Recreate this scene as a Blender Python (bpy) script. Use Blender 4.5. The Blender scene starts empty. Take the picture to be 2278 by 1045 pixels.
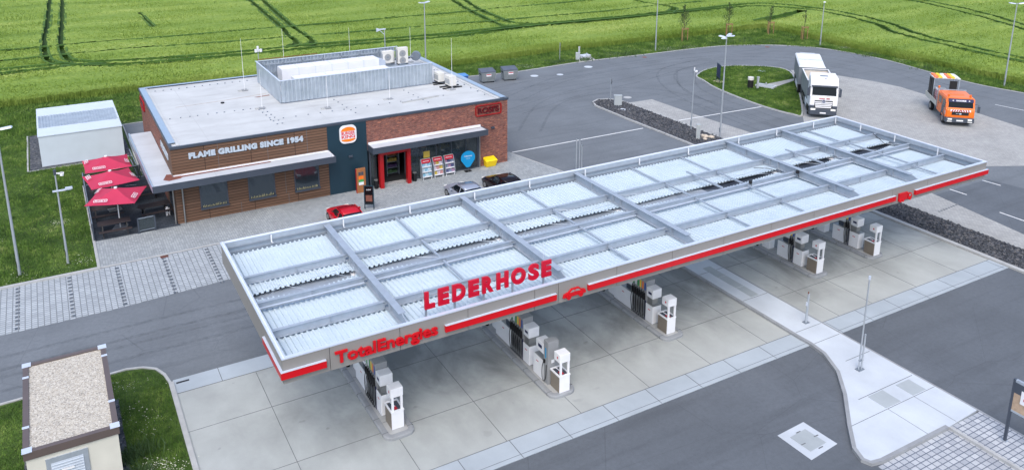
import bpy, bmesh, math, random
from mathutils import Vector, Matrix
import numpy as np
random.seed(7); rng = np.random.default_rng(11)
D = bpy.data; SC = bpy.context.scene; COL = SC.collection
R = math.radians
# ------------------------------------------------------------------ camera, sky, sun, exposure
cam = D.cameras.new("camera"); camo = D.objects.new("camera", cam); COL.objects.link(camo)
cam.sensor_width = 36.0; cam.lens = 1840.14 / 2278 * 36.0; cam.shift_y = -(522.5 - 202.17) / 2278
cam.clip_end = 3000; cam.clip_start = 0.5
yaw, pit, rol = R(29.7033), R(14.8662), R(0.1126)
_f = Vector((math.sin(yaw)*math.cos(pit), math.cos(yaw)*math.cos(pit), -math.sin(pit)))
_r = Vector((math.cos(yaw), -math.sin(yaw), 0)); _u = _r.cross(_f)
_r2 = _r*math.cos(rol) + _u*math.sin(rol); _u2 = _u*math.cos(rol) - _r*math.sin(rol)
camo.matrix_world = Matrix(((_r2.x, _u2.x, -_f.x, 0), (_r2.y, _u2.y, -_f.y, 0), (_r2.z, _u2.z, -_f.z, 22.3), (0, 0, 0, 1)))
SC.camera = camo
SC.view_settings.view_transform = 'Standard'; SC.view_settings.look = 'None'
SC.view_settings.exposure = 0.98; SC.view_settings.gamma = 1
W = D.worlds.new("World"); SC.world = W; W.use_nodes = True
wn = W.node_tree.nodes; wl = W.node_tree.links
sky = wn.new('ShaderNodeTexSky'); sky.sky_type = 'NISHITA'; sky.sun_disc = False
SUN_EL, SUN_AZ = R(54), R(215)      # azimuth clockwise from +y
sky.sun_elevation = SUN_EL; sky.sun_rotation = SUN_AZ; sky.air_density = 1.0; sky.dust_density = 3.5; sky.ozone_density = 1.0
bg = wn['Background']; bg.inputs['Strength'].default_value = 0.15
wl.new(sky.outputs['Color'], bg.inputs['Color'])
sl = D.lights.new("sun", 'SUN'); sl.energy = 0.5; sl.angle = R(40); sl.color = (0.90, 0.965, 1.0)
so = D.objects.new("sun", sl); COL.objects.link(so)
sd = Vector((math.sin(SUN_AZ)*math.cos(SUN_EL), math.cos(SUN_AZ)*math.cos(SUN_EL), math.sin(SUN_EL)))
so.rotation_euler = sd.to_track_quat('Z', 'Y').to_euler(); so.location = (0, 0, 60)

# ------------------------------------------------------------------ materials
def lin(c):
    return tuple(((x/255)/12.92 if x/255 <= .04045 else ((x/255+.055)/1.055)**2.4) for x in c) + (1,)
class NT:
    def __init__(s, name):
        s.m = D.materials.new(name); s.m.use_nodes = True; s.t = s.m.node_tree; s.n = s.t.nodes; s.l = s.t.links
        s.b = s.n['Principled BSDF']; s._pos = None
    def pos(s):
        if s._pos is None: s._pos = s.n.new('ShaderNodeNewGeometry').outputs['Position']
        return s._pos
    def mapping(s, sc=(1, 1, 1), rot=(0, 0, 0), loc=(0, 0, 0), src=None):
        n = s.n.new('ShaderNodeMapping'); n.inputs['Scale'].default_value = sc; n.inputs['Rotation'].default_value = rot; n.inputs['Location'].default_value = loc
        s.l.new(src or s.pos(), n.inputs['Vector']); return n.outputs[0]
    def noise(s, scale, detail=4, rough=.6, vec=None, dist=0):
        n = s.n.new('ShaderNodeTexNoise'); n.inputs['Scale'].default_value = scale; n.inputs['Detail'].default_value = detail
        n.inputs['Roughness'].default_value = rough; n.inputs['Distortion'].default_value = dist
        s.l.new(vec or s.pos(), n.inputs['Vector']); return n.outputs['Fac']
    def ramp(s, fac, stops):
        n = s.n.new('ShaderNodeValToRGB'); e = n.color_ramp.elements
        while len(e) < len(stops): e.new(.5)
        for i, (p, c) in enumerate(stops):
            e[i].position = p; e[i].color = c if len(c) == 4 else (*c, 1)
        s.l.new(fac, n.inputs[0]); return n.outputs[0]
    def mix(s, a, b, fac, mode='MIX'):
        n = s.n.new('ShaderNodeMix'); n.data_type = 'RGBA'; n.blend_type = mode
        for sock, v in ((n.inputs[0], fac), (n.inputs[6], a), (n.inputs[7], b)):
            if isinstance(v, (int, float, tuple)): sock.default_value = v
            else: s.l.new(v, sock)
        return n.outputs[2]
    def math(s, op, a, b=0.0, c=None):
        n = s.n.new('ShaderNodeMath'); n.operation = op
        for i, v in enumerate((a, b) + ((c,) if c is not None else ())):
            if isinstance(v, (int, float)): n.inputs[i].default_value = v
            else: s.l.new(v, n.inputs[i])
        return n.outputs[0]
    def sep(s, v=None):
        n = s.n.new('ShaderNodeSeparateXYZ'); s.l.new(v or s.pos(), n.inputs[0]); return n.outputs
    def comb(s, x, y, z=0.0):
        n = s.n.new('ShaderNodeCombineXYZ')
        for i, v in enumerate((x, y, z)):
            if isinstance(v, (int, float)): n.inputs[i].default_value = v
            else: s.l.new(v, n.inputs[i])
        return n.outputs[0]
    def brick(s, vec, c1, c2, mortar, w, h, ms, off=.5, bias=0.0):
        n = s.n.new('ShaderNodeTexBrick'); n.offset = off
        n.inputs['Color1'].default_value = c1; n.inputs['Color2'].default_value = c2; n.inputs['Mortar'].default_value = mortar
        n.inputs['Scale'].default_value = 1; n.inputs['Mortar Size'].default_value = ms; n.inputs['Brick Width'].default_value = w
        n.inputs['Row Height'].default_value = h; n.inputs['Bias'].default_value = bias; n.inputs['Mortar Smooth'].default_value = .1
        s.l.new(vec, n.inputs['Vector']); return n.outputs
    def bump(s, h, st=.3, dist=.02):
        n = s.n.new('ShaderNodeBump'); n.inputs['Strength'].default_value = st; n.inputs['Distance'].default_value = dist
        s.l.new(h, n.inputs['Height']); s.l.new(n.outputs[0], s.b.inputs['Normal'])
    def col(s, c):
        if isinstance(c, tuple): s.b.inputs['Base Color'].default_value = c
        else: s.l.new(c, s.b.inputs['Base Color'])
    def set(s, rough=.6, metal=0.0, spec=.5):
        s.b.inputs['Roughness'].default_value = rough; s.b.inputs['Metallic'].default_value = metal; s.b.inputs['Specular IOR Level'].default_value = spec; return s.m
def sc4(c, k): return tuple(min(1, x*k) for x in c[:3]) + (1,)
def paint(name, rgb, rough=.5, metal=0.0, var=.12, scale=1.5, fine=0.0, spec=.5):
    t = NT(name); c = lin(rgb); n = t.noise(scale, 5)
    x = t.ramp(n, [(.3, sc4(c, 1-var)), (.7, sc4(c, 1+var*.7))])
    if fine:
        x = t.mix(x, (0, 0, 0, 1), t.math('MULTIPLY', t.ramp(t.noise(60, 2), [(.45, (0, 0, 0)), (.75, (1, 1, 1))]), fine))
    t.col(x); return t.set(rough, metal, spec)
M = {}
M['soffit'] = paint('soffit_white', (232, 232, 230), .7, var=.02)
M['white'] = paint('white_paint', (222, 224, 228), .4, var=.05)
M['offwhite'] = paint('off_white', (206, 205, 200), .6, var=.07)
M['boxwhite'] = paint('container_white', (190, 202, 212), .6, var=.05, scale=.8)
M['cream'] = paint('cream_render', (200, 199, 189), .8, var=.06)
M['brown'] = paint('brown_metal', (92, 82, 80), .45, var=.08)
M['silver'] = paint('silver_flash', (205, 214, 228), .35, .3, var=.05)
M['galv'] = paint('galvanised', (166, 176, 187), .45, .35, var=.10, scale=3)
M['galvd'] = paint('galvanised_dark', (125, 135, 146), .5, .35, var=.10, scale=3)
M['pole'] = paint('pole_galvanised', (170, 178, 186), .4, .4, var=.06)
M['anth'] = paint('anthracite', (62, 70, 82), .45, var=.08)
M['darkpanel'] = paint('slate_panel', (22, 50, 64), .45, var=.08, scale=.7)
M['black'] = paint('black_rubber', (22, 22, 25), .55, var=.15)
M['blackgloss'] = paint('black_gloss', (20, 20, 24), .12, var=.1)
M['taupe'] = paint('taupe_fascia', (133, 131, 129), .5, var=.03, scale=.5)
M['taupe2'] = paint('taupe_panel', (120, 112, 102), .4, var=.08)
M['red'] = paint('red_acrylic', (192, 6, 22), .35, var=.05)
M['redlet'] = paint('red_letter', (188, 8, 42), .35, var=.05)
M['redport'] = paint('red_portal', (160, 8, 18), .4, var=.05)
M['letter'] = paint('pale_letter', (176, 188, 200), .5, var=.05)
M['orange'] = paint('orange_paint', (232, 112, 28), .3, var=.04)
M['yellow'] = paint('yellow_plastic', (240, 205, 20), .45, var=.05)
M['cyan'] = paint('cyan_flag', (0, 140, 196), .5, var=.03)
M['green'] = paint('green_label', (60, 150, 80), .5)
M['blue'] = paint('blue_label', (30, 70, 150), .5)
M['navy'] = paint('navy_label', (25, 35, 80), .5)
M['pumpgrey'] = paint('pump_grey', (140, 143, 146), .45, var=.06)
M['steel'] = paint('brushed_steel', (150, 152, 152), .35, .6, var=.1)
M['bin'] = paint('bin_grey', (134, 142, 146), .5, .2, var=.15, scale=3)
M['binlid'] = paint('bin_lid', (84, 90, 102), .45, var=.12, scale=3)
M['kerb'] = paint('kerb_stone', (168, 170, 170), .85, var=.12, scale=2, fine=.15)
M['kerbd'] = paint('kerb_stone_grey', (142, 146, 150), .85, var=.12, scale=2, fine=.15)
M['joint'] = paint('joint', (96, 100, 104), .9)
M['wood'] = paint('pale_timber', (150, 116, 84), .8, var=.2, scale=6)
M['darkwood'] = paint('dark_timber', (52, 44, 46), .7, var=.2, scale=8)
M['parasol'] = paint('red_canvas', (178, 44, 78), .8, var=.05, scale=1)
M['carred'] = paint('car_red', (176, 14, 34), .25, var=.03)
M['carsilver'] = paint('car_silver', (168, 176, 190), .25, .5, var=.03)
M['carblack'] = paint('car_black', (26, 18, 22), .12, .2, var=.03)
M['tarp'] = paint('tarpaulin', (214, 218, 224), .6, var=.05)
M['sand'] = paint('tipper_load', (190, 178, 162), .9, var=.12)
M['alu'] = paint('aluminium_side', (140, 148, 156), .4, .4, var=.08)
M['tyre'] = paint('tyre', (30, 30, 32), .85)
M['rust'] = paint('rust', (120, 72, 60), .8, var=.25, scale=4)
M['bark'] = paint('bark', (84, 74, 62), .9, var=.2)
M['brownpanel'] = paint('menu_brown', (150, 98, 58), .5, var=.1)
t = NT('dark_glass'); t.col(lin((22, 28, 34))); M['glass'] = t.set(.04, 0, .8)
t = NT('mirror_glass'); t.col(lin((70, 80, 88))); M['mirror'] = t.set(.05, .55, .8)
t = NT('windscreen'); t.col(lin((10, 20, 26))); M['wind'] = t.set(.08, 0, .18)
t = NT('clear_glass'); t.b.inputs['Base Color'].default_value = (.05, .07, .08, 1)
t.b.inputs['Alpha'].default_value = .45; M['clear'] = t.set(.03, 0, .9)
t = NT('lamp_lens'); t.col(lin((240, 240, 235))); M['lens'] = t.set(.1)

# asphalt
def asphalt(name, rgb):
    t = NT(name); c = lin(rgb)
    big = t.noise(.22, 6, .6); x = t.ramp(big, [(.3, sc4(c, .84)), (.7, sc4(c, 1.12))])
    st = t.noise(1.0, 5, .6, t.mapping((.10, 1.3, 1), (0, 0, R(8)))); x = t.mix(x, sc4(c, .62), t.math('MULTIPLY', t.ramp(st, [(.50, (0, 0, 0)), (.72, (1, 1, 1))]), .5))
    st2 = t.noise(1.0, 4, .6, t.mapping((.9, .07, 1), (0, 0, R(-38)), (3, 1, 0))); x = t.mix(x, sc4(c, 1.3), t.math('MULTIPLY', t.ramp(st2, [(.55, (0, 0, 0)), (.8, (1, 1, 1))]), .28))
    md = t.noise(5, 5, .75); x = t.mix(x, sc4(c, .62), t.math('MULTIPLY', t.ramp(md, [(.42, (0, 0, 0)), (.68, (1, 1, 1))]), .38))
    cr = t.n.new('ShaderNodeTexVoronoi'); cr.feature = 'DISTANCE_TO_EDGE'; cr.inputs['Scale'].default_value = .16; t.l.new(t.mapping((1, 1.6, 1), (0, 0, R(20)), (2, 5, 0)), cr.inputs['Vector']); x = t.mix(x, sc4(c, .45), t.math('MULTIPLY', t.ramp(cr.outputs['Distance'], [(.0, (1, 1, 1)), (.004, (0, 0, 0))]), .35))
    f = t.noise(45, 3, .7); x = t.mix(x, sc4(c, .5), t.math('MULTIPLY', t.ramp(f, [(.45, (0, 0, 0)), (.7, (1, 1, 1))]), .30))
    f2 = t.noise(30, 2, .7, t.mapping((1, 1, 1), loc=(7, 3, 0))); x = t.mix(x, sc4(c, 2.0), t.math('MULTIPLY', t.ramp(f2, [(.58, (0, 0, 0)), (.75, (1, 1, 1))]), .25))
    t.col(x); t.bump(f, .25, .01); return t.set(.85, 0, .3)
M['asphalt'] = asphalt('asphalt', (109, 115, 121))
M['asphalt2'] = asphalt('asphalt_patch', (95, 101, 108))
t = NT('tyre_mark'); t.col(lin((40, 42, 46))); t.l.new(t.math('MULTIPLY', t.ramp(t.noise(3, 5, .7), [(.35, (0, 0, 0)), (.65, (1, 1, 1))]), .17), t.b.inputs['Alpha']); M['mark'] = t.set(.9, 0, .2)
# concrete slabs
def concrete(name, rgb, stain=0.0, dirt=(86, 82, 74)):
    t = NT(name); c = lin(rgb)
    x = t.ramp(t.noise(.35, 6, .6), [(.3, sc4(c, .86)), (.7, sc4(c, 1.1))])
    if stain:
        wx = t.sep()[0]; wr = t.n.new('ShaderNodeMapRange'); wr.inputs[1].default_value = 10; wr.inputs[2].default_value = 20; t.l.new(wx, wr.inputs[0]); x = t.mix(x, lin((176, 174, 166)), t.math('MULTIPLY', wr.outputs[0], .12))
    sm = t.noise(1, 5, .65, t.mapping((.8, .22, 1), (0, 0, R(-12)))); x = t.mix(x, sc4(c, 1.22), t.math('MULTIPLY', t.ramp(sm, [(.5, (0, 0, 0)), (.8, (1, 1, 1))]), .35))
    if stain:
        s = t.noise(1, 5, .62, t.mapping((.36, .23, 1), (0, 0, R(10)), (4.2, 1.3, 0)), .4); y = t.sep()[1]
        mr = t.n.new('ShaderNodeMapRange'); mr.inputs[1].default_value = 25.2; mr.inputs[2].default_value = 30; mr.inputs[3].default_value = .1; mr.inputs[4].default_value = 1; t.l.new(y, mr.inputs[0])
        xx = t.sep()[0]; mr2 = t.n.new('ShaderNodeMapRange'); mr2.inputs[1].default_value = 3; mr2.inputs[2].default_value = 11; mr2.inputs[3].default_value = .12; mr2.inputs[4].default_value = 1; t.l.new(xx, mr2.inputs[0])
        amt = t.math('MULTIPLY', t.math('MULTIPLY', t.ramp(s, [(.40, (0, 0, 0)), (.62, (1, 1, 1))]), mr.outputs[0]), mr2.outputs[0])
        x = t.mix(x, lin(dirt), t.math('MULTIPLY', amt, stain))
        sp = t.ramp(t.noise(1.1, 2, .5, t.mapping((1, 1, 1), loc=(5, 9, 0))), [(.70, (0, 0, 0)), (.76, (1, 1, 1))]); x = t.mix(x, lin((58, 56, 54)), t.math('MULTIPLY', t.math('MULTIPLY', sp, mr.outputs[0]), .5))
    f = t.noise(35, 3, .7); x = t.mix(x, sc4(c, .7), t.math('MULTIPLY', t.ramp(f, [(.45, (0, 0, 0)), (.75, (1, 1, 1))]), .25))
    t.col(x); t.bump(f, .15, .01); return t.set(.8, 0, .3)
M['concrete'] = concrete('apron_concrete', (164, 169, 168), .66, (98, 101, 100))
M['band'] = concrete('apron_band', (162, 172, 180))
M['walk'] = concrete('walkway_concrete', (186, 194, 202))
M['lid'] = concrete('cover_steel', (160, 168, 172))
# pavers
def pavers(name, c1, c2, mort, w, h, ms, rot=0, off=.5, blot=.25, fine=.3):
    t = NT(name); v = t.mapping((1, 1, 1), (0, 0, rot)); b = t.brick(v, lin(c1), lin(c2), lin(mort), w, h, ms, off)
    n = t.noise(.5, 6, .65); x = t.mix(b[0], lin(tuple(int(k*.62) for k in c1)), t.math('MULTIPLY', t.ramp(n, [(.4, (0, 0, 0)), (.75, (1, 1, 1))]), blot))
    f = t.noise(25, 3, .7); x = t.mix(x, lin(tuple(int(k*.6) for k in c1)), t.math('MULTIPLY', t.ramp(f, [(.45, (0, 0, 0)), (.75, (1, 1, 1))]), fine))
    t.col(x); t.bump(b[1], -.4, .01); return t.set(.85, 0, .3)
M['pav_park'] = pavers('parking_pavers', (176, 183, 188), (156, 163, 168), (116, 122, 127), .22, .285, .024, R(90))
M['pav_dark'] = pavers('dark_pavers', (96, 104, 112), (80, 88, 98), (120, 124, 126), .3, .6, .03, 0)
M['pav_plaza'] = pavers('plaza_pavers', (164, 170, 172), (142, 148, 152), (124, 130, 133), .21, .14, .010, R(90), blot=.3)
M['pav_terr'] = pavers('terrace_pavers', (70, 78, 88), (58, 66, 76), (46, 52, 60), .3, .3, .012, 0)
M['pav_yard'] = pavers('yard_pavers', (172, 173, 171), (158, 159, 158), (142, 144, 144), .22, .22, .012, R(20), blot=.35)
M['pav_bot'] = pavers('bottom_pavers', (186, 190, 194), (158, 163, 170), (96, 104, 118), .34, .235, .022, 0, .0)
# gravel
def gravel(name, cs, scale, rough=.9):
    t = NT(name); n = t.n.new('ShaderNodeTexVoronoi'); n.inputs['Scale'].default_value = scale; t.l.new(t.pos(), n.inputs['Vector'])
    sp = t.n.new('ShaderNodeSeparateColor'); t.l.new(n.outputs['Color'], sp.inputs[0])
    k = len(cs); x = t.ramp(sp.outputs[0], [(.05+.9*i/(k-1), lin(c)) for i, c in enumerate(cs)])
    d = t.ramp(n.outputs['Distance'], [(.1, (0, 0, 0)), (.9, (1, 1, 1))]); 
    t.col(x); t.bump(n.outputs['Distance'], -1, .04); return t.set(rough, 0, .25)
M['pebble'] = gravel('roof_pebbles', [(160, 154, 142), (190, 184, 172), (134, 130, 124), (204, 200, 190), (172, 164, 150)], 24)
M['rock'] = gravel('grey_rock', [(44, 48, 54), (84, 88, 94), (62, 66, 74), (104, 104, 106), (50, 54, 60)], 8)
M['rocksoil'] = paint('rock_base', (52, 55, 60), .95, var=.3, scale=6)
# soil / grass
def greens(name, stops, big=.3, fine=9, aniso=None):
    t = NT(name)
    v = t.mapping(aniso) if aniso else t.pos()
    a = t.noise(big, 6, .65, v); b = t.noise(fine, 3, .7); m = t.math('ADD', t.math('MULTIPLY', a, .62), t.math('MULTIPLY', b, .38))
    x = t.ramp(m, [(p, lin(c)) for p, c in stops]); t.col(x); t.bump(b, .6, .08); return t.set(.8, 0, .25)
M['lawnbase'] = greens('lawn_soil', [(.36, (46, 62, 30)), (.52, (66, 88, 38)), (.66, (92, 112, 52))])
M['fieldbase'] = greens('field_soil', [(.35, (36, 56, 24)), (.5, (50, 76, 30)), (.65, (70, 96, 40))], .12)
M['blade'] = greens('grass_blades', [(.38, (50, 78, 32)), (.48, (76, 108, 42)), (.56, (104, 132, 58)), (.66, (150, 162, 98))], .55, 3)
M['crop'] = greens('wheat_blades', [(.36, (92, 118, 42)), (.48, (112, 136, 56)), (.58, (130, 150, 70)), (.68, (160, 170, 98))], .10, 2.2, (.35, 1.5, 1))
M['stem'] = greens('wheat_stems', [(.35, (48, 78, 28)), (.5, (64, 96, 36)), (.65, (84, 114, 48))], .5, 6)
M['flower'] = paint('flower', (206, 206, 188), .8)
M['leaf'] = paint('leaf', (66, 92, 50), .7, var=.3, scale=5)
# facades
def cladding():
    t = NT('timber_cladding'); s = t.sep(); u = t.math('ADD', s[0], s[1]); v = t.comb(u, s[2])
    b = t.brick(v, lin((116, 90, 73)), lin((98, 76, 61)), lin((46, 37, 32)), 2.95, .195, .022, 0)
    n = t.noise(1, 4, .6, t.mapping((2, 2, 26))); x = t.mix(b[0], lin((96, 66, 50)), t.math('MULTIPLY', t.ramp(n, [(.4, (0, 0, 0)), (.7, (1, 1, 1))]), .5))
    t.col(x); t.bump(b[1], -.8, .02); return t.set(.7, 0, .3)
M['clad'] = cladding()
def brickwall():
    t = NT('brick_wall'); s = t.sep(); u = t.math('ADD', s[0], s[1]); v = t.comb(u, s[2])
    b = t.brick(v, lin((140, 88, 76)), lin((102, 64, 59)), lin((128, 112, 105)), .25, .078, .008, .5)
    n = t.noise(1, 3, .6, t.mapping((4.2, 4.2, 13))); x = t.mix(b[0], lin((84, 50, 48)), t.math('MULTIPLY', t.ramp(n, [(.48, (0, 0, 0)), (.62, (1, 1, 1))]), .5))
    n2 = t.noise(1, 3, .6, t.mapping((4, 4, 13), loc=(4, 2, 9))); x = t.mix(x, lin((186, 122, 96)), t.math('MULTIPLY', t.ramp(n2, [(.54, (0, 0, 0)), (.68, (1, 1, 1))]), .6))
    t.col(x); t.bump(b[1], -.5, .01); return t.set(.85, 0, .25)
M['brick'] = brickwall()
def membrane(name, rgb, stain):
    t = NT(name); c = lin(rgb); x = t.ramp(t.noise(.4, 6, .6), [(.3, sc4(c, .88)), (.7, sc4(c, 1.07))])
    n = t.noise(1, 6, .7, t.mapping((.25, .9, 1))); x = t.mix(x, lin((150, 150, 150)), t.math('MULTIPLY', t.ramp(n, [(.52, (0, 0, 0)), (.8, (1, 1, 1))]), stain))
    s = t.sep(); ln = t.n.new('ShaderNodeTexBrick'); ln.offset = 0; ln.inputs['Color1'].default_value = (1,)*4; ln.inputs['Color2'].default_value = (1,)*4; ln.inputs['Mortar'].default_value = (0, 0, 0, 1)
    ln.inputs['Scale'].default_value = 1; ln.inputs['Brick Width'].default_value = 8.3; ln.inputs['Row Height'].default_value = 1.55; ln.inputs['Mortar Size'].default_value = .02; t.l.new(t.pos(), ln.inputs['Vector'])
    x = t.mix(sc4(c, .82), x, ln.outputs[0]) if False else t.mix(x, sc4(c, .84), ln.outputs['Fac'])
    t.col(x); return t.set(.7, 0, .3)
M['membrane'] = membrane('roof_membrane', (186, 189, 190), .6)
M['awntop'] = membrane('awning_membrane', (184, 189, 195), .3)
t = NT('corrugated_roof'); x = t.ramp(t.noise(.9, 5, .6), [(.3, lin((184, 199, 209))), (.7, lin((195, 209, 217)))]); t.col(x); M['sheet'] = t.set(.5, .0, .4)
t = NT('corrugated_wall'); x = t.ramp(t.noise(1.2, 5, .6), [(.3, lin((150, 162, 174))), (.7, lin((176, 187, 198)))]); t.col(x); M['wallsheet'] = t.set(.45, .25, .5)
# ------------------------------------------------------------------ mesh helpers
ORG = {}
class MB:
    def __init__(s): s.v = []; s.f = []; s.p = []
    def add(s, vs, fs):
        o = len(s.v); s.p.append((o, len(s.f))); s.v += [tuple(v) for v in vs]; s.f += [tuple(i+o for i in f) for f in fs]; return s
    def box(s, x0, x1, y0, y1, z0, z1):
        return s.add([(x0, y0, z0), (x1, y0, z0), (x1, y1, z0), (x0, y1, z0), (x0, y0, z1), (x1, y0, z1), (x1, y1, z1), (x0, y1, z1)],
                     [(3, 2, 1, 0), (4, 5, 6, 7), (0, 1, 5, 4), (1, 2, 6, 5), (2, 3, 7, 6), (3, 0, 4, 7)])
    def hexa(s, p): return s.add(p, [(3, 2, 1, 0), (4, 5, 6, 7), (0, 1, 5, 4), (1, 2, 6, 5), (2, 3, 7, 6), (3, 0, 4, 7)])
    def prism(s, poly, z0, z1):          # poly ccw in xy
        n = len(poly); return s.add([(x, y, z0) for x, y in poly] + [(x, y, z1) for x, y in poly],
            [tuple(reversed(range(n))), tuple(range(n, 2*n))] + [(i, (i+1) % n, (i+1) % n+n, i+n) for i in range(n)])
    def sheet(s, poly, z): return s.add([(x, y, z) for x, y in poly], [tuple(range(len(poly)))])
    def plateY(s, poly, y0, y1):         # poly in xz, extruded along y (y0 is the front)
        n = len(poly); return s.add([(x, y0, z) for x, z in poly] + [(x, y1, z) for x, z in poly],
            [tuple(range(n)), tuple(reversed(range(n, 2*n)))] + [(i+n, (i+1) % n+n, (i+1) % n, i) for i in range(n)])
    def plateX(s, poly, x0, x1):         # poly in yz
        n = len(poly); return s.add([(x0, y, z) for y, z in poly] + [(x1, y, z) for y, z in poly],
            [tuple(reversed(range(n))), tuple(range(n, 2*n))] + [(i, (i+1) % n, (i+1) % n+n, i+n) for i in range(n)])
    def tube(s, pts, r, n=8, r2=None):
        pts = [Vector(p) for p in pts]; m = len(pts); rings = []
        for i, p in enumerate(pts):
            d = (pts[min(i+1, m-1)] - pts[max(i-1, 0)]).normalized()
            a = d.cross(Vector((0, 0, 1)) if abs(d.z) < .9 else Vector((1, 0, 0))).normalized(); b = d.cross(a)
            rr = r if r2 is None else r+(r2-r)*i/(m-1)
            rings.append([p + (a*math.cos(2*math.pi*k/n) + b*math.sin(2*math.pi*k/n))*rr for k in range(n)])
        vs = [v for g in rings for v in g]; fs = []
        for i in range(m-1):
            for k in range(n): fs.append((i*n+k, i*n+(k+1) % n, (i+1)*n+(k+1) % n, (i+1)*n+k))
        fs += [tuple(reversed(range(n))), tuple(range((m-1)*n, m*n))]
        return s.add(vs, fs)
    def cyl(s, p0, p1, r, n=12, r2=None): return s.tube([p0, p1], r, n, r2)
    def loft(s, rings, cap=True):
        n = len(rings[0]); vs = [v for g in rings for v in g]; fs = []
        for i in range(len(rings)-1):
            for k in range(n): fs.append((i*n+k, i*n+(k+1) % n, (i+1)*n+(k+1) % n, (i+1)*n+k))
        if cap: fs += [tuple(reversed(range(n))), tuple(range((len(rings)-1)*n, len(rings)*n))]
        return s.add(vs, fs)
    def text(s, txt, w, h, mat4, ext=.03, bold=0.0, space=1.0, bevel=0.0):
        """text in local xy, fitted to w x h, lower left at the origin, then transformed"""
        c = D.curves.new('t', 'FONT'); c.body = txt; c.extrude = .5; c.offset = bold; c.space_character = space; c.resolution_u = 4
        o = D.objects.new('t', c); dg = bpy.context.evaluated_depsgraph_get()
        COL.objects.link(o); bpy.context.view_layer.update(); dg = bpy.context.evaluated_depsgraph_get()
        me = D.meshes.new_from_object(o.evaluated_get(dg)); COL.objects.unlink(o)
        xs = [v.co.x for v in me.vertices]; ys = [v.co.y for v in me.vertices]; x0, x1, y0, y1 = min(xs), max(xs), min(ys), max(ys)
        kx = (w/(x1-x0)) if w else h/(y1-y0); ky = h/(y1-y0)
        if not h: ky = kx
        vs = [mat4 @ Vector(((v.co.x-x0)*kx, (v.co.y-y0)*ky, v.co.z*ext)) for v in me.vertices]
        s.add(vs, [tuple(p.vertices) for p in me.polygons]); s.tw = (x1-x0)*kx
        D.objects.remove(o); D.curves.remove(c); D.meshes.remove(me); return s
    def xf(s, m): s.v = [tuple(m @ Vector(v)) for v in s.v]; return s
    def build(s, name, m, parent=None, bevel=0.0, smooth=False, seg=1, sub=0):
        o0 = ORG.get(parent.name, Vector((0, 0, 0))) if parent else Vector((0, 0, 0))
        me = D.meshes.new(name); me.from_pydata([(v[0]-o0[0], v[1]-o0[1], v[2]-o0[2]) for v in s.v], [], s.f); me.update()
        bm = bmesh.new(); bm.from_mesh(me); bmesh.ops.recalc_face_normals(bm, faces=bm.faces) if len(s.f) < 60000 else None
        if bevel: bmesh.ops.bevel(bm, geom=[e for e in bm.edges if len(e.link_faces) == 2 and e.calc_face_angle(0) > .5], offset=bevel, segments=seg, affect='EDGES', clamp_overlap=True)
        bm.to_mesh(me); bm.free()
        me.materials.append(M[m] if isinstance(m, str) else m)
        if smooth: me.polygons.foreach_set('use_smooth', [True]*len(me.polygons))
        ob = D.objects.new(name, me); COL.objects.link(ob)
        if sub:
            md = ob.modifiers.new('sub', 'SUBSURF'); md.levels = sub; md.render_levels = sub
        if parent: ob.parent = parent
        ORG[ob.name] = o0
        return ob
def each(mb, name, m, parent=None, **k):
    """build every separate piece of mb as an object of its own"""
    out = []; ps = mb.p+[(len(mb.v), len(mb.f))]
    for (v0, f0), (v1, f1) in zip(ps, ps[1:]):
        q = MB(); q.v = mb.v[v0:v1]; q.f = [tuple(i-v0 for i in f) for f in mb.f[f0:f1]]; out.append(q.build(name, m, parent, **k))
    return out
def thing(name, label, cat, loc=(0, 0, 0), rz=0, group=None, proto=False):
    o = D.objects.new(name, None); COL.objects.link(o); o.location = loc; o.rotation_euler = (0, 0, rz)
    o['label'] = label; o['category'] = cat; o.empty_display_size = .3
    if group: o['group'] = group
    ORG[o.name] = Vector((0, 0, 0)) if proto else Vector(loc)
    return o
def tag(o, label, cat, group=None, kind=None):
    o['label'] = label; o['category'] = cat
    if group: o['group'] = group
    if kind: o['kind'] = kind
    return o
def struct(name, mb, m, **k):
    o = mb.build(name, m, **k); o['kind'] = 'structure'; return o
def dup(root, loc, rz=None, label=None):
    r = root.copy(); COL.objects.link(r); r.location = loc
    if rz is not None: r.rotation_euler = (0, 0, rz)
    if label: r['label'] = label
    for ch in list(root.children):
        c = ch.copy(); COL.objects.link(c); c.parent = r
        for g in ch.children:
            d = g.copy(); COL.objects.link(d); d.parent = c
    return r
def B(*a): return MB().box(*a)
def T(x, y, z): return Matrix.Translation((x, y, z))
def RZ(a): return Matrix.Rotation(a, 4, 'Z')
FX = Matrix.Rotation(R(90), 4, 'X')           # text upright, facing -y
def front(x, y, z): return T(x, y, z) @ FX
def leftface(x, y, z): return T(x, y, z) @ RZ(R(-90)) @ FX   # text upright on a face looking to -x, reading towards -y
def kerbline(pts, w, z0, z1, name='kerb', m='kerb', closed=False):
    """a kerb of width w along a polyline (to its left)"""
    n = len(pts); P = [Vector((p[0], p[1])) for p in pts]; out = []; inn = []
    for i in range(n):
        if closed: a, b = P[i-1], P[(i+1) % n]
        else: a, b = P[max(i-1, 0)], P[min(i+1, n-1)]
        d = (b-a).normalized(); out.append(P[i] + Vector((-d.y, d.x))*w); inn.append(P[i] - Vector((-d.y, d.x))*.007)
    P = inn; mb = MB(); k = n if closed else n-1
    for i in range(k):
        j = (i+1) % n; mb.hexa([(*P[i], z0), (*P[j], z0), (*out[j], z0), (*out[i], z0), (*P[i], z1), (*P[j], z1), (*out[j], z1), (*out[i], z1)])
    return struct(name, mb, m)
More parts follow.
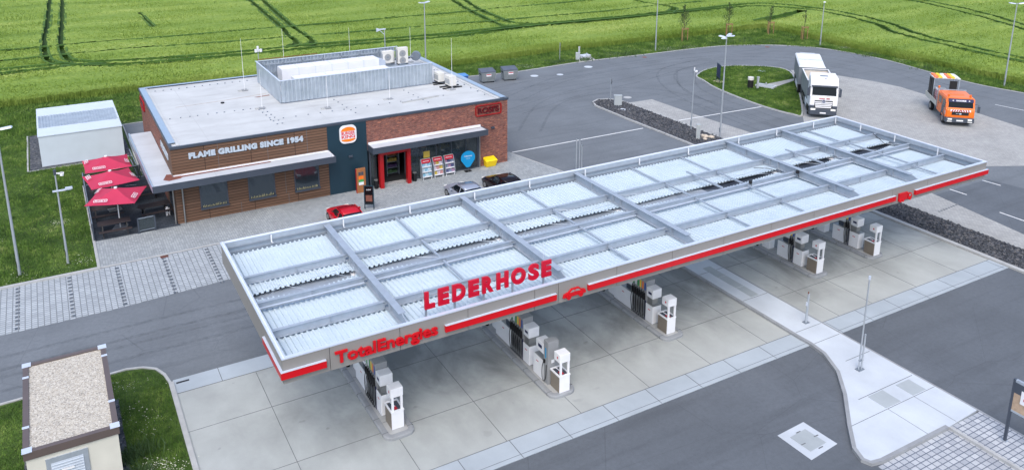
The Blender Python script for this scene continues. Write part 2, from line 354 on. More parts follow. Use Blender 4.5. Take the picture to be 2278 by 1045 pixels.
def smoothpoly(pts, n=6):
    out = []; k = len(pts)
    for i in range(k):
        p0, p1, p2, p3 = (Vector(pts[(i+j-1) % k]) for j in range(4))
        for q in range(n):
            t = q/n; out.append(tuple(.5*((2*p1)+(-p0+p2)*t+(2*p0-5*p1+4*p2-p3)*t*t+(-p0+3*p1-3*p2+p3)*t**3)))
    return out
def smoothline(pts, n=6):
    out = []; k = len(pts)
    for i in range(k-1):
        p0, p1, p2, p3 = (Vector(pts[min(max(i+j-1, 0), k-1)]) for j in range(4))
        for q in range(n):
            t = q/n; out.append(tuple(.5*((2*p1)+(-p0+p2)*t+(2*p0-5*p1+4*p2-p3)*t*t+(-p0+3*p1-3*p2+p3)*t**3)))
    return out+[tuple(pts[-1])]
def inpoly(P, X, Y):
    ins = np.zeros(X.shape, bool); n = len(P)
    for i in range(n):
        x0, y0 = P[i]; x1, y1 = P[(i+1) % n]
        c = ((y0 > Y) != (y1 > Y)) & (X < (x1-x0)*(Y-y0)/((y1-y0) if y1 != y0 else 1e-9)+x0); ins ^= c
    return ins
def blades(name, X, Y, z, hgt, wid, m, kind='stuff', lean=.5, smooth=False, Z=None):
    n = len(X); a = rng.uniform(0, 2*np.pi, n); h = hgt*rng.uniform(.6, 1.25, n); w = wid*rng.uniform(.6, 1.3, n)
    lx = rng.normal(0, lean, n)*h; ly = rng.normal(0, lean, n)*h; zz = np.full(n, z) if Z is None else Z
    v = np.empty((n, 3, 3)); dx, dy = np.cos(a)*w/2, np.sin(a)*w/2
    v[:, 0] = np.stack([X-dx, Y-dy, zz], 1); v[:, 1] = np.stack([X+dx, Y+dy, zz], 1); v[:, 2] = np.stack([X+lx, Y+ly, zz+h], 1)
    me = D.meshes.new(name); me.vertices.add(3*n); me.vertices.foreach_set('co', v.ravel())
    me.loops.add(3*n); me.loops.foreach_set('vertex_index', np.arange(3*n, dtype=np.int32))
    me.polygons.add(n); me.polygons.foreach_set('loop_start', np.arange(0, 3*n, 3, dtype=np.int32)); me.polygons.foreach_set('loop_total', np.full(n, 3, dtype=np.int32))
    me.update(calc_edges=True); me.materials.append(M[m]); o = D.objects.new(name, me); COL.objects.link(o); o['kind'] = kind
    return o
# ------------------------------------------------------------------ ground and roads
struct('ground', MB().sheet([(-900, -900), (1500, -900), (1500, 1800), (-900, 1800)], -.03), 'lawnbase')
CURVE = smoothline([(38.6, 81.0), (46.3, 80.0), (55.5, 80.6), (65.2, 80.1), (76.9, 79.4), (83.9, 76.1), (87.6, 71.6), (88.8, 63.9), (87.5, 55.8), (87.0, 50.2), (87.7, 45.9)], 5) + [(90.5, 30), (93, 10), (95, -20)]
road = [(-60, -20), (-60, 50), (.85, 50), (.85, 53.8), (4.9, 53.8), (4.9, 79.7), (20, 80.6)] + CURVE
struct('road', MB().sheet(list(reversed(road)), 0), 'asphalt')
kerbline(list(reversed(CURVE)), -.14, -.02, .05)
kerbline([(4.9, 66), (4.9, 79.7), (20, 80.6), (38.6, 81.0)], .1, -.02, .06)
struct('road', MB().sheet([(3.0, -20), (94.8, -20), (70, 10), (62, 22), (60, 33), (50, 33), (50, 23.9), (3.0, 23.9)], .0025), 'asphalt2')
def tyremarks(pts, w=.24, gap=1.9, m='mark'):
    for s in (-gap/2, gap/2):
        P = [Vector(p) for p in smoothline(pts, 6)]; L = []
        for i, p in enumerate(P):
            d = (P[min(i+1, len(P)-1)]-P[max(i-1, 0)]).normalized(); n = Vector((-d.y, d.x)); L.append((p+n*(s-w/2), p+n*(s+w/2)))
        v = [(q.x, q.y, .005) for a, b in L for q in (a, b)]; struct('tyre_marks', MB().add(v, [(2*i, 2*i+2, 2*i+3, 2*i+1) for i in range(len(L)-1)]), m)
for pts in ([(40, 70), (50, 75), (62, 76), (72, 74), (79, 69)], [(38, 66), (47, 69), (56, 70.5), (61, 72), (70, 73.5), (78, 70), (82, 62)], [(33, 72), (44, 74.5), (56, 76.5), (68, 77), (78, 74.5), (84, 68), (85, 60), (83, 52)], [(55, 50), (55.5, 58), (57.5, 66), (62, 72), (70, 74)], [(57, 46), (57.6, 55), (58.5, 64), (64, 71.5)], [(36, 60), (42, 66.5), (48, 68.5), (54, 66), (56, 60), (56, 52)],
            [(-12, 41), (5, 41.2), (20, 41.0), (30, 41)], [(-12, 39.8), (5, 40), (18, 39.6)], [(83, 55), (83.5, 48), (84.5, 40), (87, 30)]): tyremarks(pts)
# parking bays, plaza, terrace
struct('parking_bays', MB().sheet([(-60, 44.0), (-3.9, 44.27), (1.1, 44.3), (6.95, 44.75), (33, 44.9), (33, 49.75), (-60, 49.7)], .006), 'pav_park')
mb = MB()
for x in [-13.2, -10.7, -8.2, -5.7, -3.2, -.68, 1.77, 4.3, 6.75, 9.25, 11.75, 14.2, 16.7, 19.2, 21.7, 24.2, 26.7, 29.2]:
    for k in range(12): mb.box(x-.10, x+.12, 44.5+k*.43, 44.5+k*.43+.24, .004, .011)
struct('bay_markers', mb, 'pav_dark')
struct('plaza', MB().sheet([(.85, 49.9), (32.9, 49.9), (32.85, 50.6), (31.7, 55.9), (30.4, 55.9), (30.4, 57), (.85, 57)], .03), 'pav_plaza')
struct('kerb', B(-60, .95, 49.68, 49.88, -.02, .10), 'kerb')
struct('kerb', B(.95, 33, 49.78, 49.92, -.02, .04), 'kerb')
kerbline([(33, 49.9), (32.85, 50.6), (31.6, 55.95), (30.4, 55.95)], -.1, 0, .04)
struct('terrace', MB().sheet([(.95, 53.85), (5.95, 53.85), (5.95, 64.6), (.95, 64.6)], .036), 'pav_terr')
struct('kerb', B(.80, .95, 49.9, 64.7, -.02, .07), 'kerb'); struct('kerb', B(.95, 4.9, 64.6, 64.72, -.02, .06), 'kerb')
struct('lawn', MB().sheet([(.95, 64.7), (4.85, 64.7), (4.85, 70.6), (.95, 70.6)], .01), 'lawnbase')
# white road markings
mb = MB(); mb.sheet([(31.9, 55.78), (45.4, 55.74), (45.4, 55.88), (31.9, 55.92)], .006); mb.sheet([(49.8, 56.0), (59.9, 55.6), (59.9, 55.75), (49.8, 56.15)], .012)
for a, b in (((80.8, 44.87), (81.2, 42.27)), ((59.43, 33.08), (59.57, 31.76)), ((55.61, 33.16), (55.66, 31.9)), ((54.6, 28.9), (54.6, 26)), ((84, 30), (84.3, 27))):
    mb.sheet([(a[0]-.06, a[1]), (b[0]-.06, b[1]), (b[0]+.06, b[1]), (a[0]+.06, a[1])], .006)
struct('road_marking', mb, paint('line_paint', (214, 216, 216), .7, var=.1, scale=6))
# filling apron
struct('apron', MB().sheet([(2.95, 25.03), (46.95, 25.03), (46.95, 34.95), (2.95, 34.95)], .02), 'concrete')
struct('apron_edge', B(2.95, 47.0, 23.87, 25.03, -.02, .026), 'band'); struct('apron_edge', B(2.95, 47.0, 34.95, 36.1, -.02, .026), 'band')
mb = MB()
for x in (6.37, 10.35, 14.09, 17.72, 21.4, 25.04, 28.7, 33.9, 36.5, 40.2, 43.9): mb.box(x-.011, x+.011, 25.05, 34.95, .0, .025)
for y in (28.03, 31.97): mb.box(2.96, 46.9, y-.011, y+.011, .0, .0255)
for y0 in (23.87, 34.95):
    for k in range(19): mb.box(4.9+k*2.32-.014, 4.9+k*2.32+.014, y0+.005, y0+1.155, .01, .030)
mb.box(2.96, 46.9, 25.02, 25.05, .0, .030); mb.box(2.96, 46.9, 24.08, 24.10, .01, .030); mb.box(2.96, 46.9, 34.93, 34.96, 0, .030)
struct('slab_joint', mb, 'joint')
kerbline([(2.95, 5), (2.95, 35.9)], .20, -.02, .10, m='kerb')
kerbline([(47.0, 8), (47.0, 36.1)], -.32, -.02, .12)
# lawn bottom left
LBL = [(-60, 5), (2.75, 5), (2.75, 35.9), (2.62, 36.7), (2.35, 37.35), (1.85, 37.75), (1.2, 37.95), (.3, 37.9), (-60, 36.2)]
struct('lawn', MB().sheet(LBL, .03), 'lawnbase')
kerbline(LBL[2:], -.13, -.02, .08)
# rocks and pavers right of the apron
struct('rock_border', MB().sheet([(47.3, 5), (49.6, 5), (50.1, 24.7), (50.1, 36), (47.3, 36)], .05), 'rocksoil')
struct('paver_strip', MB().sheet([(49.6, 5), (51.0, 5), (52.4, 26), (53.7, 33.2), (54.0, 36), (50.1, 36), (50.1, 24.7)], .02), 'pav_yard')
mb = MB()
for k in range(9): mb.box(51.0+k*.30, 51.15+k*.30, 30.9+k*.02, 31.05+k*.02, .01, .026)
struct('bay_markers', mb, 'pav_dark')
# walkway between the lanes
WL = [(32.38, 33.75), (30.3, 33.75), (30.3, 24.6), (30.34, 23.9), (30.22, 22.99), (29.57, 21.68), (28.44, 20.38), (26.82, 18.84), (25.82, 17.81), (25.54, 17.17), (25.7, 16.8), (26.24, 16.68), (30.35, 16.67), (32.53, 16.78)]
struct('walkway', MB().prism(WL, -.02, .13), 'walk')
kerbline(WL[1:-1], .16, -.01, .14, m='kerbd'); kerbline([(32.38, 33.75), (32.55, 16.78), (32.5, 8)], -.10, -.01, .137, m='kerbd'); kerbline([(30.3, 33.75), (32.45, 33.75)], .12, -.01, .135, m='kerbd')
mb = MB()
for y in (31.9, 28.5, 24.9, 23.75, 22.0, 19.75): mb.sheet([(25.6+max(0, min(4.7, (y-17)*1.0))+.3 if y < 22.2 else 30.5, y-.015), (32.3, y-.015), (32.3, y+.015), (25.6+max(0, min(4.7, (y-17)*1.0))+.3 if y < 22.2 else 30.5, y+.015)], .1335)
for x in (29.2, 30.96): mb.sheet([(x-.012, 16.75), (x+.012, 16.75), (x+.012, 18.7), (x-.012, 18.7)], .1335)
mb.sheet([(26.9, 18.69), (32.4, 18.69), (32.4, 18.715), (26.9, 18.715)], .1335)
struct('slab_joint', mb, 'joint')
struct('paving', MB().sheet([(25.9, -8), (30.36, -8), (30.36, 16.66), (25.9, 16.66)], .01), 'pav_bot')
struct('paving', MB().prism([(30.5, -8), (32.4, -8), (32.5, 16.66), (30.5, 16.66)], -.02, .12), 'pav_bot')
struct('kerb', B(30.36, 30.5, -8, 16.66, -.02, .135), 'kerb')
# middle rock island
RI = [(46.0, 43), (49.3, 43), (49.45, 50.5), (49.25, 63.4), (48.95, 64.6), (48.2, 65.3), (47.25, 65.55), (46.3, 65.0), (45.75, 63.8), (45.75, 58.4), (45.9, 53.35)]
struct('rock_island', MB().prism(RI, -.02, .07), 'rocksoil'); kerbline(RI[2:]+RI[:1], .16, -.02, .13)
struct('paver_lane', MB().sheet([(49.5, 42), (53.0, 42), (52.87, 50.5), (52.45, 56.4), (52.3, 63.1), (49.5, 63.2)], .008), 'pav_yard')
OI = [(62.2, 66.3), (62.9, 68.2), (65.8, 69.9), (69.0, 70.2), (72.3, 68.5), (74.0, 65.6), (70.27, 60.68), (61.63, 52.19), (60.53, 52.3), (60.16, 55.53), (60.5, 59.67), (61.19, 63.55)]
OIs = smoothpoly(OI, 4)
struct('lawn', MB().prism(list(reversed(OIs)), -.02, .06), 'lawnbase'); kerbline(OIs, .15, -.02, .11, closed=True)
struct('path', MB().sheet([(65.4, 61.6), (66.2, 60.2), (71.0, 61.4), (71.4, 62.0)], .075), 'pav_yard')
struct('truck_yard', MB().sheet([(60.7, 51.2), (61.6, 51.9), (70.4, 60.5), (74.6, 65.3), (77.2, 60.6), (78.4, 57), (78.75, 54), (78.1, 50), (76.8, 46.2), (75.4, 39), (72, 33.5), (66, 33), (62.5, 34.8), (58, 36), (56, 40), (55.5, 46)][::-1], .008), 'pav_yard')
# covers, drains
def cover(x0, x1, y0, y1, z, label, name='access_cover', m='lid'):
    o = B(x0, x1, y0, y1, z-.01, z+.012).build(name, m); tag(o, label, 'cover'); return o
cover(29.17, 30.15, 18.76, 19.68, .13, 'left of the two square steel covers in the pale walkway', )
cover(30.98, 31.88, 18.76, 19.62, .13, 'right of the two square steel covers in the pale walkway')
cover(31.2, 31.75, 31.1, 32.4, .132, 'farthest of three grey pit covers on the walkway by the canopy')
cover(31.2, 31.75, 29.75, 31.05, .132, 'middle one of three grey pit covers on the walkway')
cover(31.2, 31.75, 28.6, 29.7, .132, 'nearest of three grey pit covers on the walkway')
mh = thing('manhole_cover', 'square steel manhole cover in a concrete surround in the asphalt', 'manhole cover', (24.8, 19.1, 0))
MB().prism([(23.95, 18.2), (25.62, 18.35), (25.5, 19.98), (23.9, 19.9)], -.01, .012).build('surround', 'walk', mh)
MB().prism([(24.3, 18.55), (25.28, 18.62), (25.2, 19.62), (24.25, 19.56)], .0, .022).build('cover', 'lid', mh)
mb = MB()
for cx, cy in ((24.4, 19.0), (24.85, 18.52), (25.25, 19.1), (24.8, 19.62)): mb.box(cx-.12, cx+.12, cy-.02, cy+.02, .01, .027)
mb.build('hinge', 'joint', mh)
dr = thing('gully_grate', 'rust-brown drain grate between plaza and parking bays', 'drain', (4.38, 49.58, 0)); B(4.16, 4.60, 49.44, 49.7, -.01, .035).build('frame', 'rust', dr)
mb = MB(); [mb.box(4.2+k*.07, 4.225+k*.07, 49.46, 49.68, .03, .042) for k in range(6)]; mb.build('slot', 'black', dr)
o = B(3.05, 3.6, 35.72, 35.84, .0, .032).build('channel_drain', 'black'); tag(o, 'narrow black drain slot at the left corner of the concrete apron', 'drain')
def disc(x, y, r, z, name, m, label, cat='manhole cover'):
    o = MB().prism([(x+r*math.cos(a*math.pi/10), y+r*math.sin(a*math.pi/10)) for a in range(20)], z-.01, z+.012).build(name, m); tag(o, label, cat)
disc(47.05, 77.4, .45, 0, 'manhole_cover', 'walk', 'pale round manhole cover nearest the waste containers'); disc(49.9, 76.5, .38, 0, 'manhole_cover', 'walk', 'small pale round cover between two others on the far asphalt')
disc(54.9, 78.1, .5, 0, 'manhole_cover', 'walk', 'pale round manhole cover beside the far kerb near the white utility box'); disc(50.6, 64.9, .42, 0, 'manhole_cover', 'kerb', 'pale round manhole cover just beyond the head of the rock island')
disc(28.05, 53.5, .3, .032, 'manhole_cover', 'kerb', 'round manhole cover on the plaza at the foot of the downpipe')
disc(71.0, 66.4, .5, .07, 'manhole_cover', 'walk', 'pale round cover in the grass of the oval island'); disc(64.0, 79.0, .3, 0, 'drain_cover', 'rust', 'rust-brown drain cover by the far kerb near the lamp'); disc(82, 76, .3, 0, 'drain_cover', 'rust', 'rust-brown drain cover beside the kerb behind the white truck')
# ------------------------------------------------------------------ fuel canopy
CX0, CX1, CY0, CY1, CZ0, CZ1 = 5.66, 47.0, 26.05, 36.8, 4.88, 5.85
cn = thing('fuel_canopy', 'long grey-edged open-topped filling station canopy with corrugated roof and red stripe', 'canopy', (26.3, 31.4, 0))
BX = (10.58, 17.88, 25.08, 36.65, 41.55)
# fascia: four sides with panel joints left as real gaps
segs = [CX0, 7.35, 10.05, 12.9, 15.95, 17.1, 20.1, 23.2, 26.3, 29.4, 32.4, 35.4, 38.5, 41.5, 44.4, CX1]
mb = MB()
for a, b in zip(segs, segs[1:]): mb.box(a+.012, b-.012, CY0, CY0+.06, CZ0, CZ1-.02)
for a, b in zip(segs, segs[1:]): mb.box(a+.012, b-.012, CY1-.06, CY1, CZ0, CZ1-.02)
for k in range(4):
    y0 = CY0+.065+k*2.655; mb.box(CX0, CX0+.06, y0, y0+2.63, CZ0, CZ1-.02); mb.box(CX1-.06, CX1, y0, y0+2.63, CZ0, CZ1-.02)
mb.build('fascia', 'taupe', cn)
mb = MB(); mb.box(CX0+.06, CX1-.06, CY0+.065, CY0+.11, CZ0+.02, CZ1-.03); mb.box(CX0+.06, CX1-.06, CY1-.11, CY1-.065, CZ0+.02, CZ1-.03)
mb.box(CX0+.065, CX0+.11, CY0+.11, CY1-.11, CZ0+.02, CZ1-.03); mb.box(CX1-.11, CX1-.065, CY0+.11, CY1-.11, CZ0+.02, CZ1-.03)
mb.build('fascia_frame', 'galv', cn)
mb = MB(); z0, z1 = CZ1-.018, CZ1+.03
mb.box(CX0-.02, CX1+.02, CY0-.02, CY0+.15, z0, z1); mb.box(CX0-.02, CX1+.02, CY1-.13, CY1+.02, z0, z1); mb.box(CX0-.02, CX0+.15, CY0+.15, CY1-.13, z0, z1); mb.box(CX1-.13, CX1+.02, CY0+.15, CY1-.13, z0, z1)
mb.build('edge_trim', 'silver', cn)
mb = MB(); mb.box(CX0+.17, CX1-.17, CY1-.085, CY1-.06, z1, z1+.02); mb.box(CX0+.06, CX0+.085, CY0, CY1, z1, z1+.02); mb.box(CX1-.085, CX1-.06, CY0, CY1, z1, z1+.02)
mb.build('edge_rail', 'white', cn)
# inner gutter ledges
mb = MB(); mb.box(CX0+.11, CX1-.11, CY1-.22, CY1-.11, 5.20, 5.32); mb.box(CX0+.11, CX1-.11, CY0+.11, CY0+.17, 5.2, 5.5); mb.box(CX0+.11, CX0+.2, CY0+.2, CY1-.22, 5.2, 5.3); mb.box(CX1-.2, CX1-.11, CY0+.2, CY1-.22, 5.2, 5.3); mb.box(CX1-.18, CX1-.115, CY0+.2, CY1-.22, 5.5, 5.6); mb.box(CX0+.2, CX1-.2, CY1-.18, CY1-.115, 5.5, 5.58)
mb.build('inner_angle', 'galvd', cn)
for a, b in ((CX0-.10, 7.19), (11.88, 16.95), (18.55, 38.68), (40.36, 47.08)):
    s = B(a, b, CY0-.13, CY0-.005, 5.13, 5.40).build('red_stripe', 'red', cn); B(a, b, CY0-.135, CY0-.005, 5.401, 5.412).build('stripe_cap', 'silver', s)
s = B(CX0-.098, CX0-.005, CY0+.0, CY0+2.6, 5.132, 5.398).build('red_stripe', 'red', cn); B(CX0-.102, CX0-.005, CY0+.0, CY0+2.6, 5.399, 5.410).build('stripe_cap', 'silver', s)
s = B(CX1+.005, CX1+.078, CY0+.0, CY0+.9, 5.132, 5.398).build('red_stripe', 'red', cn)
mb = MB().text('TotalEnergies', 4.05, .62, front(7.52, CY0-.06, 4.98), .08, .024, .97); mb.build('lettering', 'red', cn)
def car_icon():
    P = [(0, .10), (.05, .28), (.28, .34), (.45, .5), (.85, .5), (1.0, .36), (1.2, .30), (1.24, .12), (1.1, .10)]
    mb = MB().plateY([(17.30+x*.92, 5.0+z*.84) for x, z in P], CY0-.10, CY0-.01)
    for cx in (17.56, 18.17): mb.cyl((cx, CY0-.13, 5.08), (cx, CY0-.01, 5.08), .105, 16)
    mb.build('car_symbol', 'red', cn)
    MB().plateY([(17.62, 5.28), (17.74, 5.37), (17.84, 5.37), (17.84, 5.28)], CY0-.104, CY0-.09).plateY([(17.88, 5.28), (17.88, 5.37), (18.04, 5.37), (18.14, 5.28)], CY0-.104, CY0-.09).build('symbol_window', 'taupe', cn)
car_icon()
mb = MB().plateY([(39.0, 5.02), (39.70, 5.02), (39.70, 5.44), (39.0, 5.44)], CY0-.10, CY0-.01).plateY([(39.75, 5.02), (40.1, 5.02), (40.1, 5.2), (40.0, 5.34), (39.75, 5.34)], CY0-.10, CY0-.01)
for cx in (39.14, 39.33, 39.93): mb.cyl((cx, CY0-.13, 5.01), (cx, CY0-.01, 5.01), .075, 14)
mb.build('lorry_symbol', 'red', cn); B(39.83, 39.99, CY0-.105, CY0-.09, 5.18, 5.28).build('symbol_window', 'taupe', cn)
# main cross beams (I sections), longitudinal purlins, light bars
def ibeamY(mb, x, y0, y1, z0, z1, w, t=.02):
    mb.box(x-w/2, x+w/2, y0, y1, z1-t, z1); mb.box(x-w/2, x+w/2, y0, y1, z0, z0+t); mb.box(x-.012, x+.012, y0, y1, z0+t, z1-t)
def ibeamX(mb, x0, x1, y, z0, z1, w, t=.015):
    mb.box(x0, x1, y-w/2, y+w/2, z1-t, z1); mb.box(x0, x1, y-w/2, y+w/2, z0, z0+t); mb.box(x0, x1, y-.01, y+.01, z0+t, z1-t)
for x in BX:
    mb = MB(); ibeamY(mb, x, 27.1, CY1-.14, 5.28, 5.75, .30)
    mb.hexa([(x-.02, CY0+.13, 5.2), (x+.02, CY0+.13, 5.2), (x+.02, 27.1, 5.2), (x-.02, 27.1, 5.2), (x-.02, CY0+.13, 5.42), (x+.02, CY0+.13, 5.42), (x+.02, 27.1, 5.73), (x-.02, 27.1, 5.73)])
    mb.box(x-.14, x+.14, CY0+.13, 27.1, 5.2, 5.24)
    for y in (32.3, 32.95, 28.2, 34.9): mb.box(x-.14, x+.14, y-.01, y+.01, 5.3, 5.73)
    for y in (28.5+.1, 31.0, 33.45): mb.box(x-.2, x+.2, y-.09, y+.09, 5.45, 5.5)
    mb.build('main_beam', 'galv', cn)
ends = [CX0+.11] + list(BX) + [CX1-.11]
mids = []
for a, b in zip(ends, ends[1:]):
    for y in (28.6, 30.98, 33.42):
        mb = MB(); a2, b2 = (a if a < 6 else a+.16), (b if b > 46 else b-.16); ibeamX(mb, a2, b2, y, 5.25, 5.58, .16)
        n = 2 if b-a > 10 else 1
        for k in range(1, n+1): mb.box(a+(b-a)*k/(n+1)-.008, a+(b-a)*k/(n+1)+.008, y-.078, y+.078, 5.27, 5.56)
        mb.build('purlin', 'galv', cn)
    B(a+.2, b-.2, 30.83, 30.86, 5.36, 5.40).build('conduit', 'silver', cn)
for x in (14.1, 21.45, 28.9, 32.7, 43.75):
    mb = MB().box(x-.045, x+.045, CY0+.2, 28.5, 5.36, 5.44).box(x-.045, x+.045, 28.7, 30.88, 5.44, 5.52).box(x-.045, x+.045, 31.08, 33.32, 5.44, 5.52).box(x-.045, x+.045, 33.52, CY1-.25, 5.36, 5.44)
    mb.build('tie_bar', 'galv', cn)
for x in (38.9, 30.9):
    B(x-.05, x+.05, 31.0, 33.9, 5.60, 5.68).build('tie_bar', 'galv', cn)
# diagonal bracing rods
for a, b in zip(ends, ends[1:]):
    m_ = (a+b)/2
    for p, q in (((a+.3, 33.3, 5.5), (m_, 31.1, 5.5)), ((m_, 33.3, 5.5), (b-.3, 31.1, 5.5)), ((m_-.2, 32.0, 5.5), (b-.3, 32.4, 5.52)), ((a+.4, 31.1, 5.45), (a+1.4, 32.2, 5.5))):
        MB().tube([p, q], .009, 5).build('brace_rod', 'galv', cn)
# corrugated sheets, two slopes falling to the middle gutter
def corr(x0, x1, ya0, ya1, za0, za1, gap, name='roof_sheet', yfun=None, zfun=None):
    per = .215; n = int((x1-x0)/per); per = (x1-x0)/n; xs = []; zs = []
    for k in range(n):
        for fx, fz in ((0, 0), (.42, 0), (.52, .075), (.80, .075), (.92, 0)): xs.append(x0+(k+fx)*per); zs.append(fz)
    xs.append(x1); zs.append(0); rows = []
    for j in range(5):
        tt = j/4; row = []
        for x, z in zip(xs, zs):
            yb = yfun(x) if yfun else ya1; y = ya0+(yb-ya0)*tt; zz = za0+(za1-za0)*tt + (zfun(x)*tt if zfun else 0)
            row.append((x, y, zz+z))
        rows.append(row)
    v = [p for r_ in rows for p in r_]; m = len(xs); f = [(j*m+i, j*m+i+1, (j+1)*m+i+1, (j+1)*m+i) for j in range(4) for i in range(m-1)]
    # underside, 8 mm lower, so that each sheet has thickness
    k = len(v); v += [(x, y, z-.012) for x, y, z in v]; f += [(d+k, c+k, b+k, a+k) for a, b, c, d in f]
    f += [(4*m+i, 4*m+i+1, 4*m+i+1+k, 4*m+i+k) for i in range(m-1)]
    return MB().add(v, f).build(name, 'sheet', cn)
for a, b in zip(ends, ends[1:]):
    L = b-a; ns = 2 if L > 6 else 1
    if L > 10: ns = 3
    for q in range(ns):
        s0, s1 = a+L*q/ns+(.03 if q else .02), a+L*(q+1)/ns-.02; mid = (s0+s1)/2
        corr(s0, s1, CY1-.2, 33.5, 5.22, 5.17, 0)
        corr(s0, s1, 33.5, 32.45, 5.165, 5.14, 0, yfun=lambda x: 32.40+.10*math.sin((x-a)/L*math.pi*1.0+.4), zfun=lambda x: .0+.10*((x-a)/L) if L < 6 else .0+.08*((x-a)/L))
        corr(s0, s1, 28.68, 31.95, 5.14, 5.08, 0, yfun=lambda x: 32.22-.30*math.sin((x-a)/L*math.pi), zfun=lambda x: -.03*math.sin((x-a)/L*math.pi))
        corr(s0, s1, CY0+.2, 28.62, 5.20, 5.15, 0)
B(CX0+.12, 30.9, 31.5, 32.75, 4.99, 5.02).build('gutter', 'galv', cn); B(30.9, CX1-.12, 31.5, 32.75, 4.96, 4.99).build('gutter', 'anth', cn)  # right-hand length coloured dark to stand in for shade in the sheet gap
B(CX0+.12, CX1-.12, CY0+.115, 31.5, 4.90, 4.93).build('soffit', 'soffit', cn); B(CX0+.12, CX1-.12, 32.75, CY1-.115, 4.90, 4.93).build('soffit', 'soffit', cn)
# white brackets along the inner edge
mb = MB()
for x in (7.9, 11.4, 14.9, 18.6, 22.0, 25.7, 29.6, 33.4, 37.6, 41.0, 44.5, 46.7): mb.box(x-.03, x+.03, CY1-.235, CY1-.20, 5.42, 5.84).box(x-.03, x+.07, CY1-.235, CY1-.2, 5.40, 5.46)
for y in (29.0, 32.0, 34.6): mb.box(CX1-.24, CX1-.20, y-.03, y+.03, 5.4, 5.84)
each(mb, 'gutter_bracket', 'white', cn)
for x in BX:
    mb = MB(); mb.box(x-.24, x+.24, 32.32, 32.9, .13, 5.06); c = mb.build('column', 'white', cn, bevel=.02)
    B(x-.30, x+.30, 32.25, 32.97, 4.8, 4.89).build('column_plate', 'white', c)
for x, y in ((36.65-.2, 30.75), (32.9, 30.9)):
    MB().cyl((x, y, 5.55), (x, y, 5.72), .10, 12).tube([(x, y, 5.6), (x+.1, y-.05, 5.3)], .02, 6).build('spotlight', 'black', cn)
mb = MB(); mb.tube(smoothline([(35.2, 32.9, 5.4), (35.7, 32.2, 5.5), (36.1, 31.7, 5.35), (36.5, 31.2, 5.45)], 4), .018, 6); mb.tube(smoothline([(46.5, 33.4, 5.6), (46.2, 32.6, 5.45), (45.9, 32.0, 5.4), (45.8, 31.2, 5.5)], 4), .02, 6); each(mb, 'cable', 'black', cn)

# rooftop place name sign
sg = thing('rooftop_name_sign', 'red capital letters LEDERHOSE on a steel frame on the canopy front edge', 'sign', (14.3, 26.9, 5.3))
adv = {'L': .52, 'E': .56, 'D': .66, 'R': .60, 'H': .68, 'O': .76, 'S': .60}
x = 11.42; word = 'LEDERHOSE'; wid = {'L': .42, 'E': .45, 'D': .56, 'R': .50, 'H': .53, 'O': .66, 'S': .48}
tot = sum(wid[c] for c in word); gap = (5.80-tot)/8
for c in word:
    hh = .70; MB().text(c, wid[c]+.02, hh+.03, front(x, 26.86, 5.78), .09, .058).build('letter', 'redlet', sg, bevel=0)
    x += wid[c]+gap
mb = MB()
for xx in (11.5, 12.75, 14.05, 15.4, 16.9): mb.box(xx-.04, xx+.04, 26.90, 26.96, 5.3, 6.2)
each(mb, 'post', 'galv', sg); each(MB().box(11.3, 17.3, 26.97, 27.0, 5.82, 5.86).box(11.3, 17.3, 26.97, 27.0, 6.25, 6.29), 'rail', 'galv', sg)
each(MB().box(10.75, 17.75, 26.5, 26.62, 5.55, 5.60).box(10.75, 17.75, 26.75, 26.80, 5.3, 5.34), 'base_rail', 'galv', sg)
for xx in (11.45, 17.0): MB().cyl((xx, 27.1, 5.4), (xx, 27.1, 6.9 if xx < 12 else 7.2), .008, 5).build('lightning_wire', 'silver', sg)

# ------------------------------------------------------------------ pump islands
def island(xl, yf, label):
    w = 1.32; yb = 34.3; x1 = xl+w; r_ = .38; k = thing('pump_island', label, 'pump island', (xl+w/2, (yf+yb)/2, 0), 0, 'raised pump islands')
    def outl(i):
        pts = [];
        for cx, cy, a0 in ((x1-r_, yf+r_, -90), (x1-r_, yb-r_, 0), (xl+r_, yb-r_, 90), (xl+r_, yf+r_, 180)):
            for q in range(7): a = R(a0+q*15); pts.append((cx+(r_-i)*math.cos(a), cy+(r_-i)*math.sin(a)))
        return pts
    a, b = outl(0), outl(.24); c = outl(.05); n = len(a); mb = MB()
    mb.add([(x, y, -.02) for x, y in a]+[(x, y, .13) for x, y in a]+[(x, y, .165) for x, y in c]+[(x, y, .165) for x, y in b]+[(x, y, .10) for x, y in b],
           [(i+j*n, (i+1) % n+j*n, (i+1) % n+(j+1)*n, i+(j+1)*n) for j in range(4) for i in range(n)])
    mb.build('kerb_ring', 'kerbd', k); MB().prism(outl(.235), .02, .14).build('infill', 'walk' if xl < 3 else 'kerb', k)
    mb = MB()
    for q in range(7):
        y = yf+.45+q*1.02
        if y < yb-.3: mb.box(xl-.004, xl+.245, y-.01, y+.01, .0, .169).box(x1-.245, x1+.004, y-.01, y+.01, .0, .169)
    mb.box(xl+.25, x1-.25, yf+1.15, yf+1.165, .13, .144).box(xl+.25, x1-.25, 32.1, 32.115, .13, .144); each(mb, 'kerb_joint', 'joint', k)
ISL = [(9.80, 27.3, 'pump island nearest the left end of the canopy'), (17.08, 26.35, 'long second pump island carrying the extra grey gas dispenser'), (24.35, 27.5, 'third pump island, left of the pale walkway'), (35.88, 28.4, 'fourth pump island, just right of the pale walkway'), (40.7, 28.4, 'pump island nearest the right end of the canopy')]
for a in ISL: island(*a)
Z0 = .14
